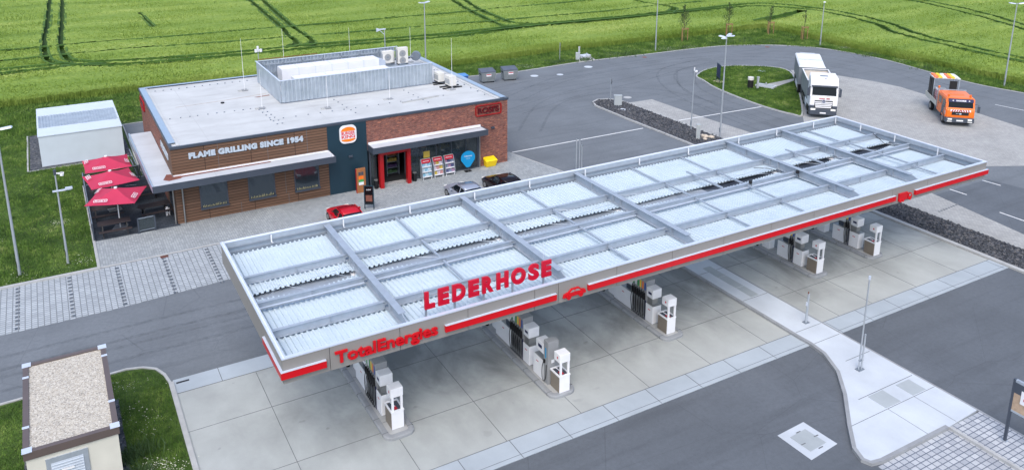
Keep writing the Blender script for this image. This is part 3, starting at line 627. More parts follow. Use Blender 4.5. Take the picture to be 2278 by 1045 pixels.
def dispenser(kind, label):
    """origin: centre of the island at ground level, y=0 is the south end of the south cabinet"""
    t = thing('fuel_dispenser', label, 'fuel pump', (0, 0, 0), 0, 'fuel pumps under the canopy', proto=True); hx = .27
    if kind == 'car': c0, t0, t1, c1 = (.02, .60), .60, 1.72, (1.72, 3.25)
    else: c0, t0, t1, c1 = (.02, .68), .68, 1.02, (1.02, 1.90)
    for (a, b) in (c0, c1):
        cb = B(-hx, hx, a, b, Z0+.03, 1.12).build('cabinet', 'white', t, bevel=.015); B(-hx+.03, hx-.03, a+.03, b-.03, 1.12, 1.13).build('worktop', 'steel', cb)
        B(-hx-.004, -hx, (a+b)/2-.09, (a+b)/2+.09, .85, .89).build('badge', 'redlet', cb)
    tw = B(-hx, hx, t0, t1, Z0+.03, 2.30).build('tower', 'pumpgrey', t, bevel=.01)
    B(-hx-.01, hx+.01, t0, t1, Z0, Z0+.03).build('plinth', 'anth', t)
    B(-hx-.012, -hx+.02, t0-.01, t0+.03, Z0+.03, 1.25).build('edge_strip', 'navy', t)
    cols = ['green', 'white', 'green', 'yellow', 'orange', 'blue'] if kind == 'car' else ['blue', 'yellow']
    if kind == 'car': cols = cols[::-1]
    n = len(cols); st = (t1-t0)/n
    for i, c in enumerate(cols):
        y = t0+st*(i+.5)
        for sx in (-1, 1):
            xx = sx*(hx+.006); MB().box(min(xx, sx*hx), max(xx, sx*hx), y-.055, y+.055, 1.78, 2.18).build('grade_label', c, tw)
            nz = MB().box(*sorted((sx*(hx+.01), sx*(hx+.10))), y-.035, y+.035, 1.38, 1.62); nz.tube([(sx*(hx+.05), y, 1.60), (sx*(hx+.09), y, 1.72), (sx*(hx+.05), y, 1.78)], .022, 6)
            nz.box(*sorted((sx*(hx), sx*(hx+.05))), y-.05, y+.05, 1.25, 1.40); nz.build('nozzle', 'black', t)
            if i < 6: MB().tube(smoothline([(sx*(hx+.08), y, 1.40), (sx*(hx+.13), y+.03, 1.0), (sx*(hx+.12), y-.02, .5), (sx*(hx+.10), y-.07, .28), (sx*(hx+.05), y-.12, .5), (sx*(hx+.03), y-.05, 1.5)], 3), .018, 5).build('hose', 'black', t)
            B(*sorted((sx*hx, sx*(hx+.008))), y-.03, y+.03, .35, 1.2).build('hose_panel', 'anth', tw) if i % 2 == 0 else None
    for a, b in ((t0-.52, t0-.01), (t1+.01, t1+.62)):
        dh = B(-hx+.01, hx+.04, a, b, 1.52, 2.02).build('display_head', 'white', t, bevel=.02); B(-hx+.004, -hx+.012, a+.10, b-.16, 1.72, 1.84).build('screen', 'navy', dh)
        B(-hx+.1, hx-.1, a+.12 if a < t0 else a, b if a < t0 else b-.12, 1.13, 1.52).build('head_support', 'steel', t)
    ad = B(-hx+.02, hx-.02, t1+.02, t1+.10, 1.2, 1.5).build('advert_panel', 'taupe2', t); B(-hx+.012, -hx+.02, t1+.14, t1+.5, 1.22, 1.48).build('advert_screen', 'anth', ad)
    return t
def terminal(label):
    t = thing('service_bin', label, 'service bin', (0, 0, 0), 0, 'taupe and white service bins at the island ends', proto=True); hx = .27
    B(-hx, hx, 0, .72, Z0, .96).build('body', 'taupe2', t, bevel=.03); B(-hx+.005, hx-.005, -.012, -.001, Z0+.01, .95).build('front_panel', 'white', t)
    mb = MB().box(-hx-.015, hx+.015, -.03, .04, .93, 1.0).box(-hx-.015, hx+.015, .69, .75, .93, 1.0).box(-hx-.015, -hx+.04, .04, .69, .93, 1.0).box(hx-.04, hx+.015, .04, .69, .93, 1.0); mb.build('rim', 'white', t)
    B(-hx+.05, hx-.05, .08, .65, .90, .965).build('well', 'anth', t); B(-.12, .05, .12, .35, .96, .985).build('bucket', 'redlet', t); MB().tube([(.02, .3, .97), (-.15, .55, 1.12), (-.2, .6, 1.1)], .018, 6).build('squeegee', 'white', t)
    MB().box(-hx+.03, -hx+.12, -.014, .06, 1.0, 1.66).box(hx-.12, hx-.03, -.014, .06, 1.0, 1.66).build('post', 'white', t)
    hd = B(-hx, hx, -.02, .46, 1.62, 2.02).build('head', 'white', t, bevel=.015); B(-hx-.004, -hx+.001, .14, .22, 1.78, 1.88).build('logo', 'redlet', hd)
    B(-hx+.002, -hx+.008, .3, .42, .3, .45).build('sticker', 'anth', t)
    return t
pc = dispenser('car', 'wide six-nozzle fuel pump on the island nearest the canopy left end'); pc.location = (10.45, 28.82, 0)
dup(pc, (17.72, 28.92, 0), label='wide six-nozzle fuel pump on the second island, beside the gas dispenser'); dup(pc, (24.98, 28.95, 0), label='wide six-nozzle fuel pump on the third island')
pt = dispenser('truck', 'narrow two-nozzle diesel pump on the fourth island, just right of the walkway'); pt.location = (36.53, 29.66, 0)
dup(pt, (41.33, 29.63, 0), label='narrow two-nozzle diesel pump on the island nearest the canopy right end')
s0 = terminal('service bin at the tip of the leftmost pump island'); s0.location = (10.5, 27.82, 0)
for x, y, l in ((17.8, 26.5, 'service bin beside the gas dispenser on the second pump island'), (25.03, 27.92, 'service bin at the tip of the third pump island'), (36.6, 28.68, 'service bin at the tip of the fourth pump island'), (41.4, 28.56, 'service bin at the tip of the rightmost pump island')): dup(s0, (x, y, 0), label=l)
g = thing('gas_dispenser', 'slim grey gas dispenser with blue strip and one hose on the second island', 'gas pump', (17.7, 27.3, 0))
B(17.43, 17.97, 27.66, 28.55, Z0, 1.12).build('cabinet', 'white', g, bevel=.015); B(17.46, 17.94, 27.7, 28.5, 1.12, 1.13).build('worktop', 'steel', g); B(17.425, 17.43, 28.1, 28.28, .85, .89).build('badge', 'redlet', g)
B(17.43, 17.97, 27.28, 27.66, Z0, 2.25).build('tower', 'pumpgrey', g, bevel=.01); B(17.424, 17.43, 27.45, 27.53, 1.4, 1.9).build('blue_strip', 'cyan', g); B(17.45, 17.95, 27.70, 28.35, 1.45, 1.95).build('display_head', 'white', g, bevel=.015)
B(17.442, 17.45, 27.85, 28.15, 1.65, 1.8).build('screen', 'navy', g); B(17.6, 17.76, 27.272, 27.28, 1.2, 1.36).build('notice', 'white', g)
MB().tube(smoothline([(17.40, 27.6, 1.2), (17.33, 27.62, .9), (17.33, 27.6, .4), (17.36, 27.5, .25), (17.4, 27.42, .5), (17.41, 27.4, 1.1)], 4), .018, 5).build('hose', 'black', g); B(17.36, 17.43, 27.5, 27.6, 1.15, 1.3).build('nozzle', 'black', g)
for i, xx in enumerate(BX[:5]):
    e = MB().cyl((xx-.42, 33.1, Z0), (xx-.42, 33.1, .62), .10, 12).cyl((xx-.42, 33.1, .62), (xx-.42, 33.1, .72), .03, 8).build('fire_extinguisher_box', 'blackgloss')
    tag(e, 'black cylinder beside the white column of %s pump island' % ('the leftmost', 'the second', 'the third', 'the fourth', 'the rightmost')[i], 'extinguisher', 'black cylinders at the canopy columns')
# ------------------------------------------------------------------ restaurant and shop building
YF, YB, X0, X1, ZR = 54.1, 71.2, 5.85, 30.45, 5.14
bd = thing('service_building', 'flat-roofed restaurant and shop clad in timber, slate panel and red brick', 'building', (18, 62, 0))
w_ = .25
B(X0, 16.02, YF, YF+w_, 0, ZR).build('timber_wall', 'clad', bd)
mb = MB().box(X0, X0+w_, YF+w_, 58.6, 0, ZR).box(X0-.02, X0, YF+.001, 58.6, 3.32, ZR); mb.build('timber_wall', 'clad', bd)
B(X0, X0+w_, 58.6, YB, 0, ZR).build('brick_wall', 'brick', bd)
B(16.02, 18.88, YF-.03, YF+w_, 0, ZR).build('slate_wall', 'darkpanel', bd)
MB().box(18.88, X1, YF, YF+w_, 2.9, ZR).box(27.95, X1, YF, YF+w_, 0, 2.9).box(X1-w_, X1, YF+w_, YB, 0, ZR).box(X0+w_, X1-w_, YB-w_, YB, 0, ZR).build('brick_wall', 'brick', bd)
B(X0+.15, X1-.15, YF+.15, YB-.15, ZR, ZR+.03).build('roof', 'membrane', bd)
MB().box(X0-.06, X1+.06, YF-.06, YF+.12, ZR-.02, ZR+.14).box(X0-.06, X0+.12, YF+.12, YB+.06, ZR-.02, ZR+.13).box(X1-.12, X1+.06, YF+.12, YB+.06, ZR-.02, ZR+.13).box(X0+.12, X1-.12, YB-.12, YB+.06, ZR-.02, ZR+.13).build('coping', 'anth', bd)
lb = paint('blue_flashing', (158, 176, 194), .35, .3, var=.06)
_fl = MB().box(X0+.0, X0+.42, YF+.9, YB-.1, ZR+.131, ZR+.15).box(X1-.45, X1+.02, YF+.3, YB-.1, ZR+.131, ZR+.15).box(X0+.42, 15.5, YB-.35, YB-.02, ZR+.131, ZR+.15); each(_fl, 'flashing', lb, bd)
each(MB().box(X0+.42, X0+.6, YF+.4, YB-.3, ZR+.03, ZR+.10).box(X1-.75, X1-.45, YF+.4, YB-.3, ZR+.03, ZR+.10), 'upstand', 'membrane', bd)
mb = MB(); [mb.box(11.8+k*.155, 11.8+k*.155+.08, YF+.13, YF+.26, ZR+.03, ZR+.075) for k in range(90)]; mb.build('eaves_strip', 'galv', bd)
mb = MB()
for k in range(38): mb.cyl((6.9+k*.6, 69.8, ZR+.03), (6.9+k*.6, 69.8, ZR+.09), .05, 8) if 6.9+k*.6 < 14.5 else None
for k in range(20): mb.cyl((6.8+k*.62+(.1 if k % 3 else 0), 61.1-.02*k, ZR+.03), (6.8+k*.62+(.1 if k % 3 else 0), 61.1-.02*k, ZR+.08), .05, 8) if k < 10 else None
for k in range(16): mb.cyl((13.0+.9*k, 57.4, ZR+.03), (13.0+.9*k, 57.4, ZR+.08), .05, 8)
for x in (12.9, 13.25, 18.6, 24.4):
    for k in range(6): mb.cyl((x+.05*k, 60.4-k*.85, ZR+.03), (x+.05*k, 60.4-k*.85, ZR+.08), .055, 8)
for k in range(10): mb.cyl((29.45, 56+k*1.2, ZR+.03), (29.45, 56+k*1.2, ZR+.1), .06, 8)
mb.build('roof_fixing', 'galvd', bd)
MB().cyl((10.9, 63.6, ZR+.03), (10.9, 63.6, ZR+.12), .14, 12).build('roof_drain', 'black', bd)
# awnings: thin boxes with a raised edge and a pale top
def awning(name, poly, ztop, th, ins):
    a = MB().prism(poly, ztop-th, ztop-.03).build(name, 'anth', bd); c = [sum(p[0] for p in poly)/len(poly), sum(p[1] for p in poly)/len(poly)]
    return a
AZ = 3.33
a = awning('awning', [(4.44, 52.7), (16.12, 52.7), (16.12, YF-.03), (X0-.02, YF-.03), (X0-.02, 65.2), (4.3, 65.2)], AZ, .42, .1)
MB().sheet([(4.52, 52.78), (16.04, 52.78), (16.04, YF-.04), (X0-.03, YF-.04), (X0-.03, 65.1), (4.38, 65.1)], AZ-.02).build('awning_top', 'awntop', a)
MB().box(4.42, 16.14, 52.68, 52.76, AZ-.42, AZ+.012).box(16.06, 16.14, 52.76, YF-.03, AZ-.42, AZ+.012).build('awning_edge', 'anth', a)
MB().hexa([(4.42, 52.76, AZ-.42), (4.50, 52.76, AZ-.42), (4.36, 65.2, AZ-.42), (4.28, 65.2, AZ-.42), (4.42, 52.76, AZ+.012), (4.50, 52.76, AZ+.012), (4.36, 65.2, AZ+.012), (4.28, 65.2, AZ+.012)]).build('awning_edge', lb, a)
MB().box(X0, 16.0, YF-.05, YF-.001, AZ-.02, AZ+.06).box(15.98, 16.05, 52.8, YF-.05, AZ-.01, AZ+.05).build('wall_flashing', 'white', a)
MB().sheet([(6.3, YF-.35), (12, YF-.32), (12, YF-.12), (6.2, YF-.1)], AZ-.014).build('stain', 'rust', a)
MB().prism([(5.2, 53.75), (5.5, 53.4), (6.2, 53.55), (6.4, 53.8), (6.3, YF-.05), (X0-.05, YF-.05), (X0-.05, 54.6), (5.5, 54.7)], AZ-.019, AZ-.013).build('stain', 'rust', a)
a = awning('awning', [(18.93, 52.95), (28.12, 52.95), (28.12, YF-.03), (18.93, YF-.03)], AZ, .42, .1)
MB().sheet([(19.0, 53.03), (28.05, 53.03), (28.05, YF-.06), (19.0, YF-.06)], AZ-.02).build('awning_top', 'awntop', a)
MB().box(18.91, 28.14, 52.93, 53.0, AZ-.42, AZ+.012).box(18.91, 18.98, 53.0, YF-.03, AZ-.42, AZ+.012).box(28.07, 28.14, 53.0, YF-.03, AZ-.42, AZ+.012).build('awning_edge', 'anth', a)
MB().box(18.98, 28.05, YF-.06, YF-.001, AZ-.02, AZ+.13).build('wall_flashing', 'white', a)
MB().sheet([(23.5, YF-.35), (27.9, YF-.32), (27.9, YF-.25), (23.4, YF-.28)], AZ-.014).build('stain', 'rust', a)
# lower windows
for (a0, a1) in ((7.40, 9.03), (10.5, 12.15), (13.62, 15.23)):
    wn_ = MB().box(a0-.07, a0, YF-.03, YF-.001, .78, 2.5).box(a1, a1+.07, YF-.03, YF-.001, .78, 2.5).box(a0-.07, a1+.07, YF-.03, YF-.001, 2.5, 2.6).build('window', 'anth', bd)
    B(a0, a1, YF-.012, YF-.002, .86, 2.5).build('pane', 'mirror', wn_); B(a0-.09, a1+.09, YF-.16, YF-.001, .74, .86).build('sill', 'anth', wn_)
    mb = MB()
    for k in range(16):
        x = a0+.1+k*(a1-a0-.2)/15; h = .12+.12*random.random(); mb.add([(x-.02, YF-.016, .87), (x+.03, YF-.016, .87), (x+random.uniform(-.05, .05), YF-.016, .87+h)], [(0, 1, 2)])
    mb.build('sill_plants', paint('dry_grass', (176, 168, 120), .8), wn_)
wn_ = MB().box(X0-.03, X0-.001, 55.0, 57.2, .5, 2.5).build('window', 'anth', bd); B(X0-.034, X0-.03, 55.1, 57.1, .6, 2.4).build('pane', 'glass', wn_)
mb = MB()
for x, z0, z1 in ((8.7, 3.4, ZR-.05), (11.9, 3.4, ZR-.05), (14.6, 3.4, ZR-.05), (9.9, 0, .75), (13.1, 0, .78), (12.95, .8, 2.9)): mb.box(x-.012, x+.012, YF-.004, YF-.001, z0, z1)
mb.build('cladding_joint', 'joint', bd)
# downpipes
MB().cyl((5.72, YF+.05, .05), (5.72, YF+.05, 2.9), .045, 10).build('downpipe', 'steel', bd); MB().cyl((6.28, YF-.1, .03), (6.28, YF-.1, 2.9), .05, 10).build('downpipe', 'steel', bd)
MB().cyl((27.93, YF-.12, .03), (27.93, YF-.12, 2.92), .05, 10).build('downpipe', 'steel', bd)
# lettering and signs on the front
mb = MB().text('FLAME GRILLING SINCE 1954', 7.45, .42, front(6.88, YF-.05, 4.32), .06, .075, 1.14); mb.build('lettering', 'letter', bd)
mb = MB().text('FLAME GRILLING', 3.4, .45, leftface(X0-.06, 58.8, 4.0), .05, .05, 1.0); mb.build('lettering', 'letter', bd)
def rr(cx, cz, w, h, r_, n=5):
    pts = []
    for sx, sz, a0 in ((1, -1, -90), (1, 1, 0), (-1, 1, 90), (-1, -1, 180)):
        for q in range(n+1): a = R(a0+90*q/n); pts.append((cx+sx*(w/2-r_)+r_*math.cos(a), cz+sz*(h/2-r_)+r_*math.sin(a)))
    return pts
bs = thing('burger_sign', 'rounded white, orange and red burger restaurant sign on the slate wall', 'sign', (17.5, YF-.03, 4.38))
MB().plateY(rr(17.5, 4.36, 1.22, 1.32, .36), YF-.14, YF-.031).build('backing', 'white', bs)
og = paint('sign_orange', (240, 128, 30), .45, var=.03); rd = paint('sign_red', (214, 20, 44), .45, var=.03)
top = [(16.98, 4.60), (18.02, 4.60)] + [(17.5+.52*math.cos(a), 4.60+.30*math.sin(a)) for a in [R(q) for q in range(15, 180, 15)]]
MB().plateY(top, YF-.155, YF-.14).build('bun', og, bs)
bot = [(16.98, 4.02)] + [(17.5+.52*math.cos(a), 4.02+.20*math.sin(a)) for a in [R(q) for q in range(195, 360, 15)]] + [(18.02, 4.02)]
MB().plateY(bot, YF-.155, YF-.14).build('bun', og, bs)
MB().text('BURGER', .98, .22, front(17.01, YF-.145, 4.35), .02, .02).build('lettering', rd, bs); MB().text('KING', .98, .25, front(17.01, YF-.145, 4.07), .02, .02).build('lettering', rd, bs)
def framed(name, label, mat4, w, h, org, m='redport'):
    s = thing(name, label, 'sign', org); o = rr(w/2, h/2, w, h, .16); i = rr(w/2, h/2, w-.11, h-.11, .12); n = len(o); mb = MB()
    v = [mat4 @ Vector((x, z, -.05)) for x, z in o]+[mat4 @ Vector((x, z, -.05)) for x, z in i]+[mat4 @ Vector((x, z, .05)) for x, z in o]+[mat4 @ Vector((x, z, .05)) for x, z in i]
    f = []
    for k in range(n):
        j = (k+1) % n; f += [(k, j, j+n, k+n), (k+2*n, k+3*n, j+3*n, j+2*n), (k, k+2*n, j+2*n, j), (k+n, j+n, j+3*n, k+3*n)]
    mb.add(v, f); mb.build('frame', m, s)
    MB().text("ROSI'S", w-.42, h-.40, mat4 @ T(.21, .20, 0), .07, .02).build('lettering', paint('dark_letter', (74, 10, 20), .4), s); MB().text("ROSI'S", w-.38, h-.36, mat4 @ T(.19, .18, -.03), .02, .045).build('letter_backing', 'redport', s)
    return s
framed('shop_sign', "red outlined ROSI'S sign high on the brick front wall", front(27.62, YF-.07, 4.13), 2.24, .86, (28.7, YF-.07, 4.5))
framed('shop_sign', "red outlined ROSI'S sign on the left brick end wall", leftface(X0-.07, 70.2, 4.05), 2.24, .86, (X0-.07, 69, 4.5))
# small wall lights
for x, z in ((17.62, 2.62), (29.1, 3.0)): MB().box(x-.14, x+.14, YF-.16, YF-.031, z, z+.13).build('wall_light', 'anth', bd)
# shop front
pg = MB()
pg.box(19.58, 19.87, 53.45, 53.8, .03, 2.55).box(21.70, 21.97, 53.45, 53.8, .03, 2.55).box(19.58, 21.97, 53.45, 53.8, 2.551, 2.85); pg.build('door_portal', 'redport', bd)
MB().box(19.0, 19.08, YF-.08, YF+.1, .03, 2.89).box(22.02, 22.1, YF-.08, YF+.1, .03, 2.89).box(27.75, 27.9, YF-.08, YF+.1, .03, 2.89).box(23.0, 23.06, YF-.05, YF+.05, .1, 2.89).box(24.25, 24.31, YF-.05, YF+.05, .1, 2.89).box(25.5, 25.56, YF-.05, YF+.05, .1, 2.89).box(26.75, 26.81, YF-.05, YF+.05, .1, 2.89).box(22.1, 27.75, YF-.06, YF+.06, .03, .1).box(18.9, 27.94, YF-.02, YF+.12, 2.84, 2.895).build('shopfront_frame', 'anth', bd)
for a0, a1 in ((19.08, 19.56), (22.1, 23.0), (23.06, 24.25), (24.31, 25.5), (25.56, 26.75), (26.81, 27.75)): B(a0, a1, YF-.006, YF+.006, .1, 2.84).build('shop_pane', 'clear', bd)
MB().box(18.9, 27.94, YF+.26, 60, .02, .06).build('shop_floor', paint('shop_floor', (60, 60, 62), .3), bd); MB().box(18.6, 28.2, 60, 60.1, 0, 2.9).box(18.6, 18.7, YF+.26, 60, 0, 2.9).box(28.1, 28.2, YF+.26, 60, 0, 2.9).box(18.6, 28.2, YF+.26, 60, 2.9, 3.0).build('shop_wall', 'anth', bd)
B(19.9, 21.7, 53.9, 54.4, .04, .07).build('doormat', 'kerb', bd)
goods = [paint('goods_%d' % i, c, .5) for i, c in enumerate([(140, 40, 40), (50, 80, 130), (150, 130, 60), (140, 140, 136), (60, 90, 60), (120, 70, 40), (90, 120, 150), (70, 50, 90)])]
def shelf(x, y, label, n=4, wd=1.0):
    s = thing('goods_shelf', label, 'shelf', (x, y, .06), 0, 'goods shelves inside the shop')
    mb = MB().box(x, x+.04, y, y+.4, .06, 1.9).box(x+wd-.04, x+wd, y, y+.4, .06, 1.9)
    for k in range(n): mb.box(x+.04, x+wd-.04, y, y+.4, .2+k*.45, .23+k*.45)
    mb.build('frame', 'galvd', s)
    for k in range(n):
        mb = MB(); [mb.box(x+.06+q*.13, x+.16+q*.13, y+.05, y+.3, .23+k*.45, .23+k*.45+random.uniform(.15, .3)) for q in range(int((wd-.1)/.13))]; mb.build('goods', goods[(k*3+int(x)) % 8], s)
for i, (x, y) in enumerate(((20.9, 55.6), (22.3, 55.2), (23.6, 56.0), (25.2, 55.3))): shelf(x, y, ('stocked shelf seen through the open door', 'stocked shelf just right of the red door frame, behind glass', 'dim stocked shelf behind the middle display racks', 'stocked shelf behind the glass near the blue flag')[i])
o = B(23.25, 23.75, YF-.02, YF-.008, 1.55, 2.05).build('window_poster', paint('poster_yellow', (196, 170, 70), .6)); tag(o, 'small yellow notice on the shop window above the left display rack', 'notice')
cr = thing('blue_cooler', 'large dull blue bin or cooler behind the right shop window', 'cooler', (26.1, 55.2, .06)); B(25.8, 26.7, 54.9, 55.6, .06, 1.2).build('body', 'blue', cr, bevel=.05); B(25.75, 26.75, 54.85, 55.65, 1.2, 1.28).build('lid', 'cyan', cr)
# ------------------------------------------------------------------ roof plant
def corrwall(mb, p, q, z0, z1, per=.30, d=.09):
    p, q = Vector(p), Vector(q); L = (q-p).length; n = int(L/per); u = (q-p)/L; nn = Vector((u.y, -u.x)); pts = []
    for k in range(n):
        for fx, fz in ((0, 0), (.35, 0), (.45, 1), (.85, 1), (.95, 0)): c = p+u*((k+fx)*L/n)+nn*(fz*d); pts.append(c)
    pts.append(q); m = len(pts); v = [(c.x, c.y, z0) for c in pts]+[(c.x, c.y, z1) for c in pts]+[(c.x-nn.x*.02, c.y-nn.y*.02, z0) for c in pts]+[(c.x-nn.x*.02, c.y-nn.y*.02, z1) for c in pts]
    mb.add(v, [(i, i+1, i+1+m, i+m) for i in range(m-1)]+[(i+1+2*m, i+2*m, i+3*m, i+1+3*m) for i in range(m-1)]+[(i+m, i+1+m, i+1+3*m, i+3*m) for i in range(m-1)])
sc = thing('plant_screen', 'tall corrugated metal screen around the plant on the building roof', 'screen', (21, 65, ZR))
for nm, p, q in (('front', (14.8, 61.2), (27.25, 61.2)), ('left', (14.75, 68.7), (14.75, 61.2)), ('back', (27.0, 68.8), (14.8, 68.8))):
    mb = MB()
    if nm == 'left': mb.box(14.72, 14.76, 61.2, 68.7, ZR+.1, 6.96)
    else: corrwall(mb, p, q, ZR+.12, 6.95)
    mb.build('screen_panel', 'wallsheet', sc)
MB().box(14.7, 27.3, 61.12, 61.26, 6.951, 6.99).box(14.68, 14.8, 61.26, 68.9, 6.961, 7.0).box(14.8, 27.3, 68.72, 68.88, 6.951, 6.99).build('top_rail', 'silver', sc)
mb = MB()
for k in range(8): x = 15.2+k*1.7; mb.box(x-.04, x+.04, 68.62, 68.70, ZR+.03, 6.9); mb.box(x-.04, x+.04, 61.3, 61.38, ZR+.03, 6.9)
for z in (5.9, 6.6): mb.box(14.85, 27.2, 68.62, 68.68, z, z+.08).box(14.82, 14.88, 61.3, 68.6, z, z+.08)
mb.box(27.2, 27.3, 61.2, 61.3, ZR, 6.9); each(mb, 'screen_post', 'galv', sc)
MB().box(14.9, 20.0, 69.0, 69.06, 7.02, 7.07).build('red_rail', 'rust', sc)
def duct(x0, x1, y0, y1, z0, z1, label):
    d = thing('air_duct', label, 'air duct', ((x0+x1)/2, (y0+y1)/2, z0), 0, 'white ducts inside the roof screen'); B(x0, x1, y0, y1, z0, z1).build('casing', 'white', d)
    mb = MB(); n = int((x1-x0)/1.25)
    for k in range(1, n): x = x0+(x1-x0)*k/n; mb.box(x-.02, x+.02, y0-.015, y1+.015, z0, z1+.012)
    each(mb, 'flange', 'silver', d); B(x0+.2, x0+.3, y0+.1, y1-.1, ZR+.03, z0).build('foot', 'galv', d); B(x1-.3, x1-.2, y0+.1, y1-.1, ZR+.03, z0).build('foot', 'galv', d)
    MB().hexa([(x1, y0+.1, z0+.1), (x1+.7, y0+.35, z0+.2), (x1+.7, y1-.35, z0+.2), (x1, y1-.1, z0+.1), (x1, y0+.1, z1-.05), (x1+.7, y0+.35, z1-.3), (x1+.7, y1-.35, z1-.3), (x1, y1-.1, z1-.05)]).build('transition', 'silver', d)
duct(16.2, 24.6, 66.3, 67.8, 5.6, 6.62, 'rear of the two long white ducts inside the roof screen')
duct(16.4, 24.3, 62.8, 64.2, 5.5, 6.5, 'front of the two long white ducts inside the roof screen')
def ac(x, y, z0, w, d, h, fans, label, face='y'):
    a = thing('air_conditioner', label, 'air conditioner', (x+w/2, y+d/2, z0), 0, 'air conditioner units on the roof'); B(x, x+w, y, y+d, z0+.08, z0+h).build('casing', 'offwhite', a, bevel=.02)
    for zc in fans:
        if face == 'y': f = MB().cyl((x+w*.45, y-.02, zc), (x+w*.45, y+.01, zc), .30, 20).build('fan_grille', 'pumpgrey', a); MB().cyl((x+w*.45, y-.03, zc), (x+w*.45, y-.02, zc), .09, 12).build('fan_hub', 'galvd', f)
    for q in (0, w-.12): B(x+q, x+q+.12, y+.02, y+d-.02, z0, z0+.08).build('foot', 'black', a)
    mb = MB(); [mb.box(x-.008, x, y+.05, y+d-.05, z0+.25+k*.1, z0+.3+k*.1) for k in range(int((h-.4)/.1))]; mb.build('louvre', 'galvd', a)
ac(25.2, 66.9, 5.9, .95, .4, 1.15, (6.5,), 'single-fan air conditioner left of the tall double-fan one'); ac(26.55, 66.8, 5.75, .95, .42, 1.5, (6.72, 6.1), 'tall air conditioner with two stacked fans on the roof'); ac(26.15, 67.5, 5.75, .35, .4, 1.1, (), 'narrow unit squeezed between the two big air conditioners')
MB().box(24.9, 27.7, 66.7, 67.4, 5.6, 5.7).box(25, 25.1, 66.8, 67.3, ZR, 5.6).box(27.5, 27.6, 66.8, 67.3, ZR, 5.6).build('plant_platform', 'galv', sc)
ac(27.55, 60.55, 5.35, .55, .95, .82, (), 'small white condenser unit nearer the roof screen, outside it'); ac(27.85, 59.0, 5.3, .6, .95, .88, (), 'small white condenser unit nearest the roof front right')
ac(27.5, 62.6, 5.3, .35, .5, .95, (), 'narrow white unit at the screen corner behind the condensers')
for i, (x, y) in enumerate(((27.6, 59.0), (27.5, 60.6))): MB().box(x-.3, x+1.4, y+.1, y+.25, ZR+.03, ZR+.12).box(x-.3, x+1.4, y+.7, y+.85, ZR+.03, ZR+.12).build('support_rail', 'black', bd)
ds = thing('roof_extractor', 'round dark extractor fan on a pipe near the roof back edge', 'extractor', (28.9, 68.3, ZR)); MB().cyl((28.75, 68.15, 6.0), (29.0, 68.45, 6.05), .42, 20).build('drum', 'galvd', ds, smooth=False); MB().tube([(28.9, 68.3, 6.0), (27.9, 68.4, 6.0), (27.9, 68.4, ZR)], .08, 8).build('pipe', 'galvd', ds)
lr = thing('lightning_rod', 'thin lightning rod at the screen left front corner, lowest on the roof', 'lightning rod', (13.19, 60.72, ZR+.03), 0, 'lightning rods on the building roof', proto=True)
B(-.22, .22, -.22, .22, 0, .07).build('base', 'kerbd', lr, bevel=.02); B(-.5, -.05, -.15, .2, 0, .05).build('foot_slab', 'kerb', lr); MB().cyl((0, 0, 0), (0, 0, 3.0), .022, 6, .009).build('rod', 'white', lr)
for x, y, s_, l in ((13.2, 66.6, 1.43, 'tall lightning rod left of the screen towards the back'), (17.45, 58.3, 1.38, 'lightning rod in front of the screen, above the burger sign'), (22.45, 58.5, .75, 'shortest lightning rod, in front of the screen middle'), (27.9, 58.7, 1.42, 'lightning rod by the small condensers near the right front'), (17.25, 69.6, 1.4, 'lightning rod behind the screen towards its left end'), (23.1, 69.6, 1.25, 'lightning rod behind the screen middle'), (28.9, 69.6, 1.1, 'lightning rod behind the tall air conditioner')):
    r2 = dup(lr, (x, y, ZR+.03), label=l); r2.scale = (1, 1, s_)
o = MB().hexa([(22.9, 56.9, ZR+.03), (26.1, 57.3, ZR+.03), (26.08, 57.5, ZR+.03), (22.88, 57.1, ZR+.03), (22.9, 56.9, ZR+.10), (26.1, 57.3, ZR+.10), (26.08, 57.5, ZR+.10), (22.88, 57.1, ZR+.10)]).build('roof_plank', 'kerb'); tag(o, 'pale plank lying on the roof right of centre', 'plank')
MB().sheet([(7.6, 64.2), (11.5, 64.5), (14.5, 65.0), (14.5, 64.7), (11, 64.25), (7.6, 64.0)], ZR+.034).build('stain', paint('roof_stain', (176, 172, 168), .7, var=.2, scale=3), bd); MB().sheet([(13.4, 64.2), (14.6, 64.4), (14.6, 64.1), (13.6, 63.95)], ZR+.038).build('stain', paint('rust_smear', (146, 120, 112), .8, var=.3, scale=5), bd)
# ------------------------------------------------------------------ white storage container and kiosk
wb = thing('storage_container', 'white double storage container with corrugated strip across its flat roof', 'container', (1.3, 75, 0))
B(-1.66, 4.22, 70.75, 79.3, 0, 2.42).build('body', 'boxwhite', wb); each(MB().box(-1.7, 4.26, 70.7, 73.1, 2.421, 2.47).box(-1.7, 4.26, 76.9, 79.35, 2.421, 2.47), 'roof_panel', 'boxwhite', wb)
mb = MB(); n = 26
for k in range(n): x = -1.6+k*5.7/n; mb.box(x, x+.11, 73.12, 76.88, 2.43, 2.49)
mb.box(-1.62, 4.18, 73.12, 76.88, 2.421, 2.44); mb.build('corrugated_roof', 'wallsheet', wb)
MB().box(-1.70, -1.58, 73.1, 76.9, 2.45, 2.53).box(4.14, 4.26, 73.1, 76.9, 2.45, 2.53).box(-1.7, 4.26, 79.28, 79.36, 2.47, 2.52).build('roof_edge', 'boxwhite', wb)
struct('gravel_strip', MB().sheet([(-2.5, 70.1), (4.7, 70.3), (4.7, 70.8), (4.5, 80), (-2.5, 80)], .015), 'rock'); kerbline([(4.7, 70.25), (-2.6, 70.05), (-2.6, 80)], .12, -.02, .05)
